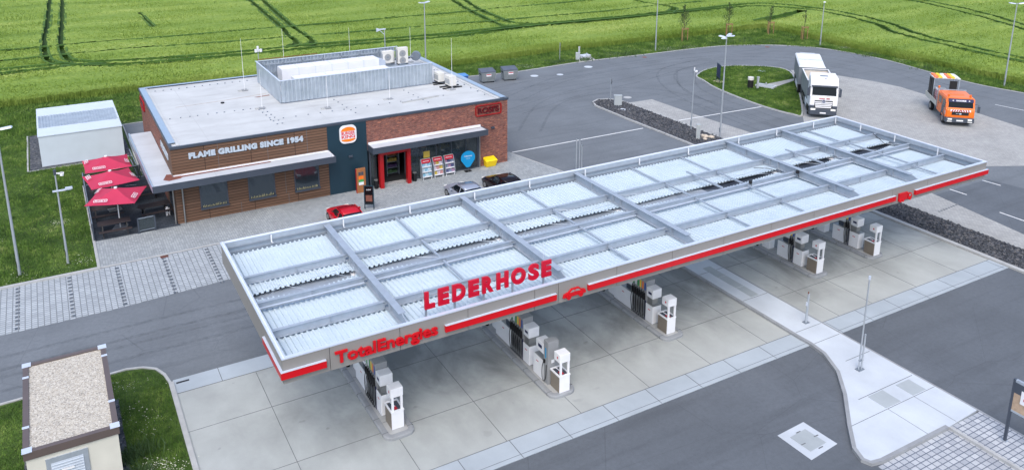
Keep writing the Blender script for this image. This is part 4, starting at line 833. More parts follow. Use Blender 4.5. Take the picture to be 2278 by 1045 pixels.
ks = thing('transformer_kiosk', 'cream transformer kiosk with gravel roof and brown metal edge', 'kiosk', (-1, 32.6, 0))
kx0, kx1, ky0, ky1, kz = -2.58, .46, 29.5, 35.65, 2.85
B(kx0+.06, kx1-.06, ky0+.06, ky1-.06, 0, kz-.3).build('wall', 'cream', ks)
mb = MB().box(kx0, kx1, ky0, ky0+.2, kz-.3, kz).box(kx0, kx1, ky1-.2, ky1, kz-.3, kz).box(kx0, kx0+.2, ky0+.2, ky1-.2, kz-.3, kz).box(kx1-.2, kx1, ky0+.2, ky1-.2, kz-.3, kz); mb.build('parapet', 'brown', ks)
B(kx0+.2, kx1-.2, ky0+.2, ky1-.2, kz-.2, kz-.06).build('gravel_bed', 'pebble', ks)
for (x, y) in ((kx0, ky0), (kx1-.26, ky0), (kx0, ky1-.26), (kx1-.26, ky1-.26)): B(x-.03, x+.29, y-.03, y+.29, kz+.001, kz+.02).build('corner_flashing', 'silver', ks)
for y in (31.0, 34.5): MB().box(kx0-.01, kx0+.21, y, y+.14, kz+.001, kz+.012).build('joint_flashing', 'silver', ks); MB().box(kx1-.21, kx1+.01, y+.2, y+.34, kz+.001, kz+.012).build('joint_flashing', 'silver', ks)
dd = B(-1.95, -.62, ky0+.02, ky0+.06, .2, 2.35).build('louvred_door', 'galv', ks); mb = MB(); [mb.hexa([(-1.8, ky0-.02, 1.3+k*.11), (-.78, ky0-.02, 1.3+k*.11), (-.78, ky0+.02, 1.36+k*.11), (-1.8, ky0+.02, 1.36+k*.11), (-1.8, ky0-.01, 1.31+k*.11), (-.78, ky0-.01, 1.31+k*.11), (-.78, ky0+.02, 1.38+k*.11), (-1.8, ky0+.02, 1.38+k*.11)]) for k in range(8)]; mb.build('louvre', 'galv', dd)
B(-1.5, -1.1, ky0-.03, ky0-.021, 1.75, 1.84).build('notice', 'white', dd)
struct('gravel_strip', MB().sheet([(kx0-.3, 26), (kx1+.22, 26), (kx1+.22, ky1+.1), (kx0-.3, ky1+.1)], .045), 'rock')
# ------------------------------------------------------------------ street lamps, posts, signs
def lamp(x, y, h, label, heads, name='street_lamp', r=.085, grp='street lamps'):
    t = thing(name, label, 'street lamp', (x, y, 0), 0, grp); MB().cyl((x, y, 0), (x, y, h), r, 12, r*.55).build('pole', 'pole', t, smooth=False)
    MB().cyl((x, y, 0), (x, y, .06), r*1.7, 12).box(x-r-.01, x-r+.02, y-.05, y+.05, .5, .9).build('base_collar', 'black' if y > 48 and x < 5 else 'galvd', t)
    for (a, z, l) in heads:
        dx, dy = math.cos(R(a)), math.sin(R(a)); c = Vector((x+dx*l, y+dy*l, h+z)); m_ = T(*c) @ RZ(R(a)) @ Matrix.Rotation(R(-8), 4, 'Y')
        hd = MB().hexa([(-.33, -.10, -.04), (.33, -.16, -.04), (.33, .16, -.04), (-.33, .10, -.04), (-.33, -.07, .05), (.28, -.12, .04), (.28, .12, .04), (-.33, .07, .05)]).xf(m_).build('lamp_head', 'silver', t); MB().box(-.2, .26, -.11, .11, -.06, -.041).xf(m_).build('lens', 'lens', hd)
        MB().cyl((x, y, h-.05), tuple(c-Vector((dx*.2, dy*.2, .0))), .03, 8).build('arm', 'pole', t)
    return t
lamp(-3.1, 51.06, 8.75, 'tall street lamp at the left edge of the photo, on the grass', [(-10, 0, .45), (170, 0, .45)])
l2 = lamp(-.65, 51.33, 5.55, 'camera mast with dome camera and crossbar light on the grass left of the terrace', [], 'camera_mast', .07, 'camera masts')
MB().cyl((-.65, 51.33, 5.55), (-.65, 51.33, 5.85), .08, 12).build('cap', 'anth', l2); MB().tube([(-.65, 51.33, 5.65), (-.35, 51.2, 5.62)], .03, 6).cyl((-.32, 51.18, 5.5), (-.32, 51.18, 5.7), .10, 12).box(-.5, -.2, 51.1, 51.2, 5.62, 5.7).build('camera', 'white', l2)
MB().box(-.9, .05, 51.24, 51.34, 4.55, 4.63).box(-.25, .12, 51.15, 51.3, 4.62, 4.74).build('crossbar_light', 'silver', l2)
lamp(49.54, 50.44, 8.9, 'tall street lamp with four heads in the middle of the photo, behind the canopy', [(20, .1, .4), (110, -.05, .35), (200, -.1, .4), (-70, .1, .35)])
lc = lamp(48.75, 53.25, 5.45, 'camera mast standing in the grey rock island', [], 'camera_mast', .06, 'camera masts'); MB().cyl((48.75, 53.25, 5.45), (48.75, 53.25, 5.75), .05, 8).cyl((48.85, 53.1, 5.35), (48.85, 53.1, 5.5), .11, 12).build('camera', 'white', lc)
lt = lamp(88.95, 73.34, 5.8, 'street lamp on the verge behind the white truck', [(225, 0, .12)])
lamp(67.57, 81.27, 9.0, 'street lamp on the far verge left of the young trees, cut by the top edge', [(225, 0, .35), (45, 0, .35)])
lamp(33.2, 76.0, 9.55, 'street lamp rising behind the right back corner of the building', [(200, 0, .35), (20, 0, .35)])
lamp(88.75, 48.65, 9.0, 'tall double-headed street lamp at the right edge beside the field', [(150, 0, .5), (-30, 0, .5)])
lb_ = lamp(15.75, 72.4, 7.0, 'camera mast behind the building, by the left end of the roof screen', [], 'camera_mast', .06, 'camera masts'); MB().cyl((15.55, 72.3, 7.0), (15.55, 72.3, 7.25), .11, 10).cyl((15.98, 72.3, 7.0), (15.98, 72.3, 7.25), .11, 10).box(15.5, 16.0, 72.35, 72.42, 7.1, 7.2).cyl((15.75, 72.4, 7.0), (15.75, 72.4, 7.5), .09, 10).build('camera', 'white', lb_)
lb_ = lamp(27.5, 72.4, 7.9, 'bent floodlight mast behind the building and the air conditioners', [], 'floodlight_mast', .07, 'camera masts'); MB().box(26.75, 27.6, 72.33, 72.43, 7.9, 8.0).hexa([(26.7, 72.3, 7.75), (27.0, 72.3, 7.85), (27.0, 72.5, 7.85), (26.7, 72.5, 7.75), (26.7, 72.3, 8.1), (27.0, 72.3, 8.0), (27.0, 72.5, 8.0), (26.7, 72.5, 8.1)]).tube([(27.5, 72.4, 7.4), (27.0, 72.4, 7.9)], .03, 6).build('floodlight', 'silver', lb_)
vp = thing('vent_pole', 'slender vent pole with a short pipe at its foot on the pale walkway', 'pole', (30.55, 21.25, .13)); MB().cyl((30.55, 21.25, .13), (30.55, 21.25, 4.75), .035, 8).build('pole', 'pole', vp); MB().cyl((30.55, 21.25, 4.7), (30.55, 21.25, 4.86), .055, 10).build('cap', 'silver', vp)
MB().cyl((30.68, 21.2, .13), (30.68, 21.2, 1.95), .04, 8).build('short_pipe', 'pole', vp); MB().box(30.42, 30.8, 21.1, 21.35, .13, .16).box(30.5, 30.73, 21.17, 21.27, .6, .63).build('clamp', 'galvd', vp)
vp = thing('vent_post', 'short round steel post with a red tip on the walkway near the apron edge', 'post', (31.7, 25.32, .13)); MB().cyl((31.7, 25.32, .13), (31.7, 25.32, 1.75), .06, 10).build('pole', 'pole', vp); MB().cyl((31.68, 25.32, 1.75), (31.68, 25.32, 1.86), .03, 8).build('tip', 'rust', vp); B(31.55, 31.85, 25.2, 25.45, .13, .16).build('base_plate', 'galvd', vp)
MB().box(31.60, 31.64, 25.28, 25.36, 1.1, 1.3).build('clip', 'silver', vp)
vg = thing('vent_pipes', 'cluster of three steel vent pipes just behind the canopy by the plaza', 'pipes', (34.2, 49.6, 0))
for x, h in ((33.98, 2.62), (34.27, 2.54), (34.49, 2.07)): MB().cyl((x, 49.6, 0), (x, 49.6, h), .045, 8).cyl((x, 49.6, h-.05), (x, 49.6, h), .06, 8).build('pipe', 'pole', vg)
def roundsign(x, y, h, label):
    t = thing('traffic_sign', label, 'traffic sign', (x, y, 0), 0, 'round traffic signs seen from behind'); MB().cyl((x, y, 0), (x, y, h), .035, 8).build('pole', 'pole', t)
    u = Vector((.6, -.4, 0)).normalized(); c = Vector((x, y, h-.28)); d = MB().cyl(tuple(c+u*.05), tuple(c+u*.08), .28, 20).build('disc', 'anth', t); MB().box(x-.06, x+.06, y-.03, y+.03, h-.36, h-.32).build('clamp', 'galv', t)
roundsign(47.97, 64.24, 2.45, 'round traffic sign on a pole at the head of the rock island'); roundsign(53.8, 82.59, 2.2, 'round traffic sign on a pole on the far grass verge, left of the utility box')
def utilbox(x, y, w, d, h, label, m='offwhite', z=0, rz=R(-30)):
    t = thing('utility_box', label, 'utility box', (x, y, z), rz, proto=True); B(-w/2, w/2, -d/2, d/2, 0, h).build('cabinet', m, t, bevel=.03); B(-w/2-.02, w/2+.02, -d/2-.02, d/2+.02, h+.001, h+.05).build('lid', 'lid', t); B(-w/2+.02, w/2-.02, -d/2-.012, -d/2-.002, .08, h-.05).build('door', 'lid', t)
utilbox(47.8, 62.8, .75, .4, 1.0, 'pale grey utility box in the rock island beside the round sign', 'lid', .06); B(47.0, 48.0, 61.0, 61.7, .06, .09).build('slab', 'walk').__setitem__('kind', 'structure')
utilbox(47.5, 50.95, .32, .28, 1.25, 'slim white utility post on the rock island behind the canopy', 'offwhite', .06)
utilbox(55.7, 81.5, .5, .3, .95, 'small white utility box on the far verge', 'offwhite'); utilbox(56.3, 82.1, .2, .2, 1.5, 'slender white ventilation post beside the white utility box', 'offwhite')
struct('path', MB().sheet([(55.2, 80.4), (57.8, 80.5), (58.6, 83.4), (57.0, 83.3)], .02), 'pav_yard'); o = B(57.2, 58.5, 82.6, 83.5, 0, .2).build('manhole_slab', 'walk', bevel=.03); tag(o, 'white square shaft cover on the far verge beside the path', 'shaft cover'); MB().cyl((57.8, 82.6, .2), (57.8, 82.6, .5), .08, 8).build('vent', 'walk', o)
# rocks round the mast foot
for i, (x, y, s_) in enumerate(((48.3, 50.9, .35), (48.7, 50.6, .28), (47.9, 50.5, .22), (48.45, 51.4, .2))):
    mb = MB(); pts = [(x+s_*math.cos(a)*random.uniform(.7, 1.1), y+s_*math.sin(a)*random.uniform(.7, 1.1)) for a in [k*math.pi/4 for k in range(8)]]; mb.loft([[(px, py, .04) for px, py in pts], [(px, py, .04+s_*.5) for px, py in pts], [(x+(px-x)*.5, y+(py-y)*.5, .04+s_*.8) for px, py in pts]]); o = mb.build('boulder', 'sand'); tag(o, 'pale boulder beside the slim white utility post', 'rock', 'pale boulders on the rock island')
# oval island furniture
bn = thing('litter_bin', 'black litter bin with white top on the oval grass island', 'litter bin', (64.2, 61.4, .06)); MB().cyl((64.2, 61.4, .06), (64.2, 61.4, .95), .30, 14).build('body', 'black', bn); MB().cyl((64.2, 61.4, .96), (64.2, 61.4, 1.25), .32, 14).build('top', 'offwhite', bn)
utilbox(64.75, 60.9, .22, .22, 1.2, 'slim pale post beside the litter bin on the oval island', 'lid', .06)
pl = thing('shaft_cover', 'pale raised shaft cover in a frame on the oval island', 'shaft cover', (66, 60.8, .06)); MB().prism([(65.2, 61.7), (66.0, 59.9), (67.0, 60.3), (66.2, 62.1)], .06, .22).build('slab', 'walk', pl); MB().prism([(65.4, 61.6), (66.05, 60.15), (66.75, 60.4), (66.1, 61.85)], .221, .25).build('cover', 'lid', pl); MB().cyl((66.1, 61.0, .25), (66.1, 61.0, .5), .08, 8).build('vent', 'lid', pl)
def adstand(x, y, rz, w, h, label, z=0, pic=None):
    t = thing('advert_stand', label, 'advert stand', (x, y, z), rz, proto=True)
    MB().box(-w/2-.06, -w/2, -.03, .03, 0, h).box(w/2, w/2+.06, -.03, .03, 0, h).box(-w/2, w/2, -.03, .03, h-.06, h).box(-w/2, w/2, -.03, .03, .32, .36).build('frame', 'darkpanel', t)
    p_ = B(-w/2, w/2, -.015, .015, .36, h-.06).build('panel', 'blackgloss', t)
    return t, p_
t, p_ = adstand(17.57, 50.38, R(-30), .55, 1.7, 'framed dark advert stand on the plaza behind the red car', .03)
MB().box(-.22, .22, -.02, -.016, .55, 1.0).build('picture', 'rust', p_); MB().text('NOW', .3, .09, front(-.15, -.02, 1.35), .004, .02).build('lettering', 'white', p_)
t, p_ = adstand(63.1, 65.1, R(62), 1.2, 2.0, 'blue advert stand at the left end of the oval grass island', .06); B(-.58, .58, -.03, -.016, .5, 1.9).build('poster', 'navy', p_); B(-.58, .58, .016, .03, .5, 1.9).build('poster', 'navy', p_); B(62.7, 63.5, 64.6, 65.6, .06, .12).build('slab', 'sand').__setitem__('kind', 'structure')
# billboard at the right edge
bb = thing('billboard', 'steel-framed menu billboard on dark posts at the right edge of the photo', 'billboard', (31.54, 15.05, .12))
MB().box(31.49, 31.59, 15.0, 15.1, .12, 2.96).box(31.49, 31.59, 12.4, 12.5, .12, 2.96).build('post', 'anth', bb); MB().box(31.48, 31.60, 12.5, 15.0, 2.86, 2.97).box(31.48, 31.60, 12.5, 15.0, 1.55, 1.63).box(31.44, 31.64, 14.95, 15.15, .12, .14).build('frame', 'galv', bb)
pn = B(31.50, 31.58, 12.5, 15.0, 1.63, 2.86).build('panel', paint('wood_photo', (170, 148, 126), .6, var=.25, scale=5), bb)
MB().box(31.488, 31.499, 12.5, 14.995, 2.4, 2.86).build('header', 'anth', pn); MB().plateX([(15.0-.35-1.2*a/10, 2.7) for a in (0, 1)]+[(14.53, 2.05), (14.65, 2.05)], 31.487, 31.488) if False else None
MB().box(31.47, 31.487, 14.05, 14.72, 2.05, 2.62).build('white_badge', 'white', pn, bevel=.005); MB().text('YOUR', .42, .12, leftface(31.465, 14.6, 2.42), .003, .02).text('KING', .42, .12, leftface(31.465, 14.6, 2.22), .003, .02).build('lettering', 'redlet', pn)
# ------------------------------------------------------------------ waste containers
def waste(x, y, rz, label):
    t = thing('waste_container', label, 'waste container', (x, y, 0), rz, 'grey waste containers by the far verge', proto=True)
    MB().hexa([(-.72, -.5, .14), (.72, -.5, .14), (.72, .5, .14), (-.72, .5, .14), (-.82, -.58, 1.15), (.82, -.58, 1.15), (.82, .58, 1.35), (-.82, .58, 1.35)]).build('body', 'bin', t)
    MB().hexa([(-.84, -.6, 1.16), (-.01, -.6, 1.16), (-.01, .6, 1.36), (-.84, .6, 1.36), (-.84, -.6, 1.22), (-.01, -.6, 1.22), (-.01, .6, 1.42), (-.84, .6, 1.42)]).hexa([(.01, -.6, 1.16), (.84, -.6, 1.16), (.84, .6, 1.36), (.01, .6, 1.36), (.01, -.6, 1.22), (.84, -.6, 1.22), (.84, .6, 1.42), (.01, .6, 1.42)]).build('lid', 'binlid', t)
    mb = MB(); [mb.box(-.75+k*.19, -.70+k*.19, -.598, -.585, .25, 1.1) for k in range(9)]; mb.build('rib', 'bin', t)
    for x_ in (-.6, .6):
        for y_ in (-.4, .4): MB().cyl((x_-.03, y_, .08), (x_+.03, y_, .08), .08, 10).build('wheel', 'black', t)
    n = B(-.28, .28, -.625, -.60, .72, 1.0).build('notice', 'white', t); B(-.26, .26, -.629, -.626, .88, .97).build('red_line', 'redlet', n)
    B(-.84, -.80, -.3, .3, .9, 1.0).build('side_bar', 'black', t)
waste(41.15, 77.65, R(-8), 'left of the two grey four-wheeled waste containers'); waste(43.75, 77.35, R(-10), 'right of the two grey four-wheeled waste containers')
ws = thing('blue_skip', 'blue skip half hidden behind the right back corner of the building', 'skip', (37.6, 77.6, 0), R(-8), proto=True); MB().hexa([(-.8, -.5, .1), (.8, -.5, .1), (.8, .5, .1), (-.8, .5, .1), (-.95, -.6, 1.1), (.95, -.6, 1.1), (.95, .6, 1.1), (-.95, .6, 1.1)]).build('body', 'blue', ws); MB().box(-1, 1, -.62, .62, 1.11, 1.2).build('lid', paint('blue_lid', (70, 130, 190), .4), ws)
# ------------------------------------------------------------------ plaza furniture
def rack(x, y, label, pal):
    t = thing('display_rack', label, 'display rack', (x, y, .03), 0, 'display racks in front of the shop window', proto=True)
    MB().plateX([(.0, .1), (.5, .1), (.5, 1.5), (.36, 1.5), (.10, .9)], -.40, -.37).plateX([(.0, .1), (.5, .1), (.5, 1.5), (.36, 1.5), (.10, .9)], .37, .40).build('side_panel', 'galv', t); B(-.37, .37, .46, .5, .15, 1.5).build('back_panel', 'offwhite', t)
    MB().hexa([(-.37, .30, 1.2), (.37, .30, 1.2), (.37, .34, 1.2), (-.37, .34, 1.2), (-.37, .38, 1.48), (.37, .38, 1.48), (.37, .42, 1.48), (-.37, .42, 1.48)]).build('header', 'redlet', t)
    MB().text('WINDOW WASH', .5, .07, T(-.25, .325, 1.31) @ Matrix.Rotation(R(74), 4, 'X'), .004, .03).build('lettering', 'white', t)
    for k in range(3):
        y0 = .02+k*.11; z = .18+k*.35; s_ = MB().box(-.37, .37, y0, .46, z, z+.03).box(-.37, .37, y0, y0+.02, z+.03, z+.09).build('shelf', 'white', t)
        for q in range(6):
            for row in range(2):
                yy = y0+.06+row*.13; mb = MB(); xx = -.31+q*.122; hh = random.uniform(.19, .24); mb.cyl((xx, yy, z+.03), (xx, yy, z+.03+hh), .048, 8).cyl((xx, yy, z+.03+hh), (xx, yy, z+.07+hh), .02, 6); mb.build('bottle', pal[(q//2+k) % len(pal)], t)
    for x_ in (-.33, .33): MB().cyl((x_, .06, 0), (x_, .06, .12), .03, 8).cyl((x_, .44, 0), (x_, .44, .12), .03, 8).build('castor', 'white', t)
pb = [paint('bottle_blue', (150, 200, 224), .25), paint('bottle_pale', (196, 220, 232), .25)]; pm = [paint('bottle_gold', (206, 184, 90), .3), paint('bottle_white', (214, 206, 220), .3), paint('bottle_rose', (200, 150, 150), .3)]; pn_ = [paint('bottle_navy', (90, 96, 140), .3), paint('bottle_greyblue', (140, 150, 176), .3), paint('bottle_mauve', (170, 140, 170), .3)]
rack(23.3, 53.5, 'left display rack of pale blue screenwash bottles', pb); rack(24.25, 53.5, 'middle display rack with gold and white bottles', pm); rack(25.2, 53.5, 'right display rack with dark blue bottles', pn_)
fl = thing('blue_drop_flag', 'bright blue teardrop advert flag on a black plate by the shop window', 'flag', (26.72, 53.62, .03)); B(26.45, 26.98, 53.45, 53.8, .03, .06).build('base_plate', 'black', fl)
pts = [(26.72+.60*math.cos(a), 1.12+.56*math.sin(a)) for a in [R(q) for q in range(-25, 206, 11)]]+[(26.55, .40), (26.62, .36), (26.82, .36), (26.89, .40)]
MB().plateY(pts, 53.60, 53.63).build('flag', 'cyan', fl); MB().cyl((26.72, 53.62, .06), (26.72, 53.62, .4), .015, 6).build('stem', 'steel', fl); MB().text('Willkommen', .66, .1, front(26.4, 53.595, 1.22), .004, .03).text('Bienvenue', .34, .05, front(26.55, 53.595, 1.05), .004, .01).build('lettering', 'white', fl)
yb = thing('grit_bin', 'bright yellow grit bin against the brick wall', 'grit bin', (28.75, 53.9, .03)); MB().hexa([(28.35, 53.65, .03), (29.15, 53.65, .03), (29.15, 54.05, .03), (28.35, 54.05, .03), (28.26, 53.5, .52), (29.24, 53.5, .52), (29.24, 54.08, .68), (28.26, 54.08, .68)]).build('body', 'yellow', yb, bevel=.02); MB().hexa([(28.23, 53.46, .525), (29.27, 53.46, .525), (29.27, 54.09, .69), (28.23, 54.09, .69), (28.33, 53.55, .60), (29.17, 53.55, .60), (29.17, 54.05, .78), (28.33, 54.05, .78)]).build('lid', 'yellow', yb, bevel=.02)
mo = thing('menu_totem', 'brown upright menu totem with posters against the slate wall', 'menu board', (18.12, 53.55, .03)); B(17.8, 18.46, 53.45, 53.62, .03, 1.85).build('body', 'brownpanel', mo, bevel=.01); B(17.775, 17.80, 53.46, 53.61, .03, 1.84).build('side_stripe', 'redport', mo)
MB().box(17.93, 18.1, 53.437, 53.449, 1.35, 1.6).box(18.14, 18.3, 53.437, 53.449, 1.35, 1.6).build('photo', 'anth', mo); B(17.93, 18.3, 53.437, 53.449, 1.05, 1.3).build('poster', 'orange', mo); B(17.93, 18.3, 53.437, 53.449, .85, 1.04).build('poster', 'green', mo); B(17.93, 18.3, 53.437, 53.449, .62, .84).build('poster', 'white', mo)
for x, y, l in ((19.33, 53.72, 'black ash bin left of the red door frame'), (22.35, 53.75, 'black ash bin right of the red door frame')):
    t = thing('ash_bin', l, 'ash bin', (x, y, .03), 0, 'black ash bins at the shop door'); MB().cyl((x, y, .03), (x, y, .66), .16, 14).build('body', 'blackgloss', t); MB().cyl((x, y, .661), (x, y, .70), .15, 14).build('top', 'steel', t)
# ------------------------------------------------------------------ terrace
def parasol(x, y, rz, label):
    t = thing('parasol', label, 'parasol', (x, y, .036), rz, 'red parasols on the terrace', proto=True); e, a, h = 2.22, 2.76, 1.48
    N = 8; mb = MB(); v = []; f = []
    C4 = [(-h, -h), (h, -h), (h, h), (-h, h)]
    for i in range(4):
        p, q = Vector(C4[i]), Vector(C4[(i+1) % 4]); o = len(v)
        for r_ in range(N+1):
            for c_ in range(r_+1):
                tt = r_/N; uu = c_/r_ if r_ else 0; pt = (p+(q-p)*uu)*tt; sag = .06*math.sin(math.pi*uu)*tt; pt = pt*(1-.035*math.sin(math.pi*uu)*tt)
                v.append((pt.x, pt.y, a-(a-e)*tt - sag*.7 - .06*math.sin(math.pi*tt)))
        for r_ in range(N):
            for c_ in range(r_+1):
                i0 = o+r_*(r_+1)//2+c_; i1 = o+(r_+1)*(r_+2)//2+c_; f.append((i0, i1, i1+1))
                if c_ < r_: f.append((i0, i1+1, i0+1))
    n = len(v); v += [(x_, y_, z_-.012) for x_, y_, z_ in v]; f += [(c_+n, b_+n, a_+n) for a_, b_, c_ in f]
    cnp = MB().add(v, f).build('canopy', 'parasol', t, smooth=False)
    MB().cyl((0, 0, 0), (0, 0, a-.05), .035, 10).build('pole', 'white', t); MB().cyl((0, 0, a-.03), (0, 0, a+.05), .10, 10).build('finial', 'white', t); B(-.4, .4, -.4, .4, 0, .08).build('base', 'kerbd', t)
    for c in C4: MB().tube([(0, 0, 1.75), (c[0]*.5, c[1]*.5, 2.35)], .012, 5).tube([(0, 0, a-.16), (c[0]*.97, c[1]*.97, e-.10)], .012, 5).build('rib', 'galvd', t)
    for i in range(4):
        mt = RZ(R(90*i)) @ T(-.98, -1.36, 2.335) @ Matrix.Rotation(math.atan2(a-e, h), 4, 'X'); mb = MB(); o_, i_ = rr(.40, .13, .80, .26, .06), rr(.40, .13, .74, .20, .045); m_ = len(o_)
        mb.add([mt @ Vector((x_, z_, .035)) for x_, z_ in o_]+[mt @ Vector((x_, z_, .035)) for x_, z_ in i_], [(k, (k+1) % m_, (k+1) % m_+m_, k+m_) for k in range(m_)]); mb.text("ROSI'S", .62, .13, mt @ T(.09, .065, .033), .004, .01); mb.build('logo', 'white', cnp)
    return t
parasol(2.51, 55.3, R(-20), 'nearest of the three red parasols, turned to the lower left'); parasol(2.46, 58.85, R(8), 'middle one of the three red parasols'); parasol(2.47, 62.2, R(1), 'farthest red parasol, in front of the white container')
def picnic(label):
    t = thing('picnic_table', label, 'picnic table', (0, 0, .036), 0, 'dark picnic tables on the terrace', proto=True)
    mb = MB(); [mb.box(-.95, .95, -.38+k*.155, -.38+k*.155+.14, .71, .75) for k in range(5)]; mb.build('table_top', 'darkwood', t)
    for y in (-.78, .78): MB().box(-.95, .95, y-.14, y-.01, .42, .46).box(-.95, .95, y+.01, y+.14, .42, .46).build('bench', 'darkwood', t)
    for x in (-.7, .7): MB().hexa([(x-.03, -.75, 0), (x+.03, -.75, 0), (x+.03, -.65, 0), (x-.03, -.65, 0), (x-.03, -.33, .71), (x+.03, -.33, .71), (x+.03, -.23, .71), (x-.03, -.23, .71)]).hexa([(x-.03, .65, 0), (x+.03, .65, 0), (x+.03, .75, 0), (x-.03, .75, 0), (x-.03, .23, .71), (x+.03, .23, .71), (x+.03, .33, .71), (x-.03, .33, .71)]).box(x-.029, x+.029, -.9, .9, .34, .41).build('leg_frame', 'black', t)
    return t
p0 = picnic('picnic table nearest the plaza, in front of the near parasol pole'); p0.location = (2.15, 54.75, .036)
for x, y, rz, l in ((1.95, 57.6, 0, 'picnic table by the windbreak, second from the plaza'), (4.75, 56.5, R(4), 'picnic table by the timber wall, under the awning edge'), (4.4, 60.2, R(6), 'picnic table right of the middle parasol'), (2.1, 61.2, 0, 'picnic table beneath the farthest parasol')): dup(p0, (x, y, .036), rz, label=l)
def windbreak(pts, h, label, z=.03, panel=True):
    t = thing('windbreak', label, 'windbreak', (*pts[0], z), 0, 'windbreaks round the terrace')
    for p in pts: MB().box(p[0]-.04, p[0]+.04, p[1]-.04, p[1]+.04, z, z+h).box(p[0]-.09, p[0]+.09, p[1]-.09, p[1]+.09, z, z+.03).build('post', 'anth', t)
    for p, q in zip(pts, pts[1:]):
        a, b = Vector(p), Vector(q); u = (b-a).normalized(); nn = Vector((-u.y, u.x)); a2, b2 = a+u*.05, b-u*.05
        def bar(z0, z1, hw): return [(*(a2-nn*hw), z0), (*(b2-nn*hw), z0), (*(b2+nn*hw), z0), (*(a2+nn*hw), z0), (*(a2-nn*hw), z1), (*(b2-nn*hw), z1), (*(b2+nn*hw), z1), (*(a2+nn*hw), z1)]
        each(MB().hexa(bar(z+h-.06, z+h, .03)).hexa(bar(z+.12, z+.17, .03)), 'rail', 'galvd', t)
        if panel: MB().hexa(bar(z+.17, z+h-.06, .006)).build('glass_panel', 'clear', t)
windbreak([(.9, 53.95+1.72*k) for k in range(7)], 1.15, 'long glass windbreak along the grass on the left side of the terrace')
windbreak([(.98, 64.5), (2.9, 64.5), (4.7, 64.5)], 1.0, 'grey railing at the back of the terrace, towards the white container')
windbreak([(4.55, 64.5), (4.5, 66.6), (4.45, 68.8)], 1.0, 'grey railing on the strip between container and awning', panel=False)
windbreak([(3.46, 53.85), (4.45, 53.9)], 1.0, 'short glass gate-like windbreak at the plaza edge of the terrace')
o = MB().box(5.35, 5.6, 55.9, 56.1, .04, .5).cyl((5.45, 56.0, .5), (5.45, 56.0, .62), .07, 8).build('white_box_stand', 'white'); tag(o, 'small white stand by the timber wall near the right picnic table', 'stand')
# ------------------------------------------------------------------ vehicles (local: front towards -y, origin at front centre on the ground)
def wheel(t, x, y, r, w, sgn):
    wh = MB().cyl((x-sgn*w, y, r), (x, y, r), r, 22).build('wheel', 'tyre', t); MB().cyl((x, y, r), (x+sgn*.012, y, r), r*.6, 16).build('rim', 'steel', wh); return wh
def car(label, col, x, y, rz=0, hatch=False):
    t = thing('parked_car', label, 'car', (x, y, .01), rz, 'cars parked in the bays in front of the building', proto=True); L = 4.35
    # rings along the length: (y, half width at belt, z bottom, z belt)
    prof = [(0, .66, .34, .55), (.08, .78, .24, .66), (.45, .86, .2, .74), (1.0, .89, .18, .86), (1.35, .90, .18, .92), (2.3, .91, .18, .95), (3.3, .90, .18, .97), (3.95, .86, .22, .98), (4.25, .78, .28, .90), (L, .66, .36, .66)]
    rings = [[(-w*.94, yy, zb), (-w, yy, zb+(zt-zb)*.45), (-w*.97, yy, zt-.05), (-w*.84, yy, zt), (0, yy, zt+.02), (w*.84, yy, zt), (w*.97, yy, zt-.05), (w, yy, zb+(zt-zb)*.45), (w*.94, yy, zb), (0, yy, zb-.02)] for yy, w, zb, zt in prof]
    MB().loft(rings).build('body', col, t, smooth=True, sub=1)
    y0, y1, y2, y3 = (1.25, 1.95, 3.2, 4.1) if not hatch else (1.2, 1.9, 3.4, 4.2)
    cab = [(y0, .74, .92, .93), (y0+.35, .72, .92, 1.2), (y1, .62, .93, 1.42), ((y1+y2)/2, .62, .94, 1.47), (y2, .60, .95, 1.42), (y3-.3, .68, .96, 1.18), (y3, .70, .96, .98)]
    MB().loft([[(-w_*1.0-.14*(zt>1.3), yy, zb), (-w_, yy, zt-.05), (-w_*.8, yy, zt), (0, yy, zt+.02), (w_*.8, yy, zt), (w_, yy, zt-.05), (w_*1.0+.14*(zt>1.3), yy, zb)] for yy, w_, zb, zt in cab]).build('glasshouse', 'glass', t, smooth=False)
    MB().loft([[(-.60, yy, zt-.03), (-.5, yy, zt+.01), (0, yy, zt+.035), (.5, yy, zt+.01), (.60, yy, zt-.03), (0, yy, zt-.04)] for yy, zt in ((y1-.05, 1.42), ((y1+y2)/2, 1.485), (y2+.05, 1.43))]).build('roof', col, t, smooth=True)
    for sx in (-1, 1):
        mb = MB()
        for a, b in (((.66, y1, 1.42), (.80, y0+.1, .94)), ((.64, (y1+y2)/2+.1, 1.45), (.84, (y1+y2)/2+.15, .94)), ((.62, y2, 1.42), (.80, y3-.1, .97))): mb.tube([(sx*a[0]*.97, a[1], a[2]), (sx*b[0], b[1], b[2])], .03, 6)
        mb.tube([(sx*.62, y1, 1.43), (sx*.64, (y1+y2)/2, 1.46), (sx*.62, y2, 1.43)], .03, 6); mb.build('pillar', col, t)
        mr = MB().box(*sorted((sx*.90, sx*1.06)), y0+.45, y0+.58, .93, 1.06).build('mirror', col, t, bevel=.02)
        for yy in (.85, 3.45): wheel(t, sx*.88, yy, .32, .2, sx)
        MB().hexa([(sx*.5, .02, .56), (sx*.74, .10, .56), (sx*.76, .30, .62), (sx*.5, .12, .62), (sx*.5, .03, .66), (sx*.73, .12, .68), (sx*.76, .34, .72), (sx*.5, .18, .7)]).build('headlight', 'lens', t)
        MB().box(*sorted((sx*.5, sx*.78)), L-.16, L-.06, .68, .82).build('tail_light', 'redport', t)
    B(-.26, .26, L+.0, L+.02, .5, .61).build('number_plate', 'white', t); B(-.45, .45, -.02, .03, .38, .5).build('grille', 'black', t); t.scale = (1, 1, .88)
    return t
PI = math.pi
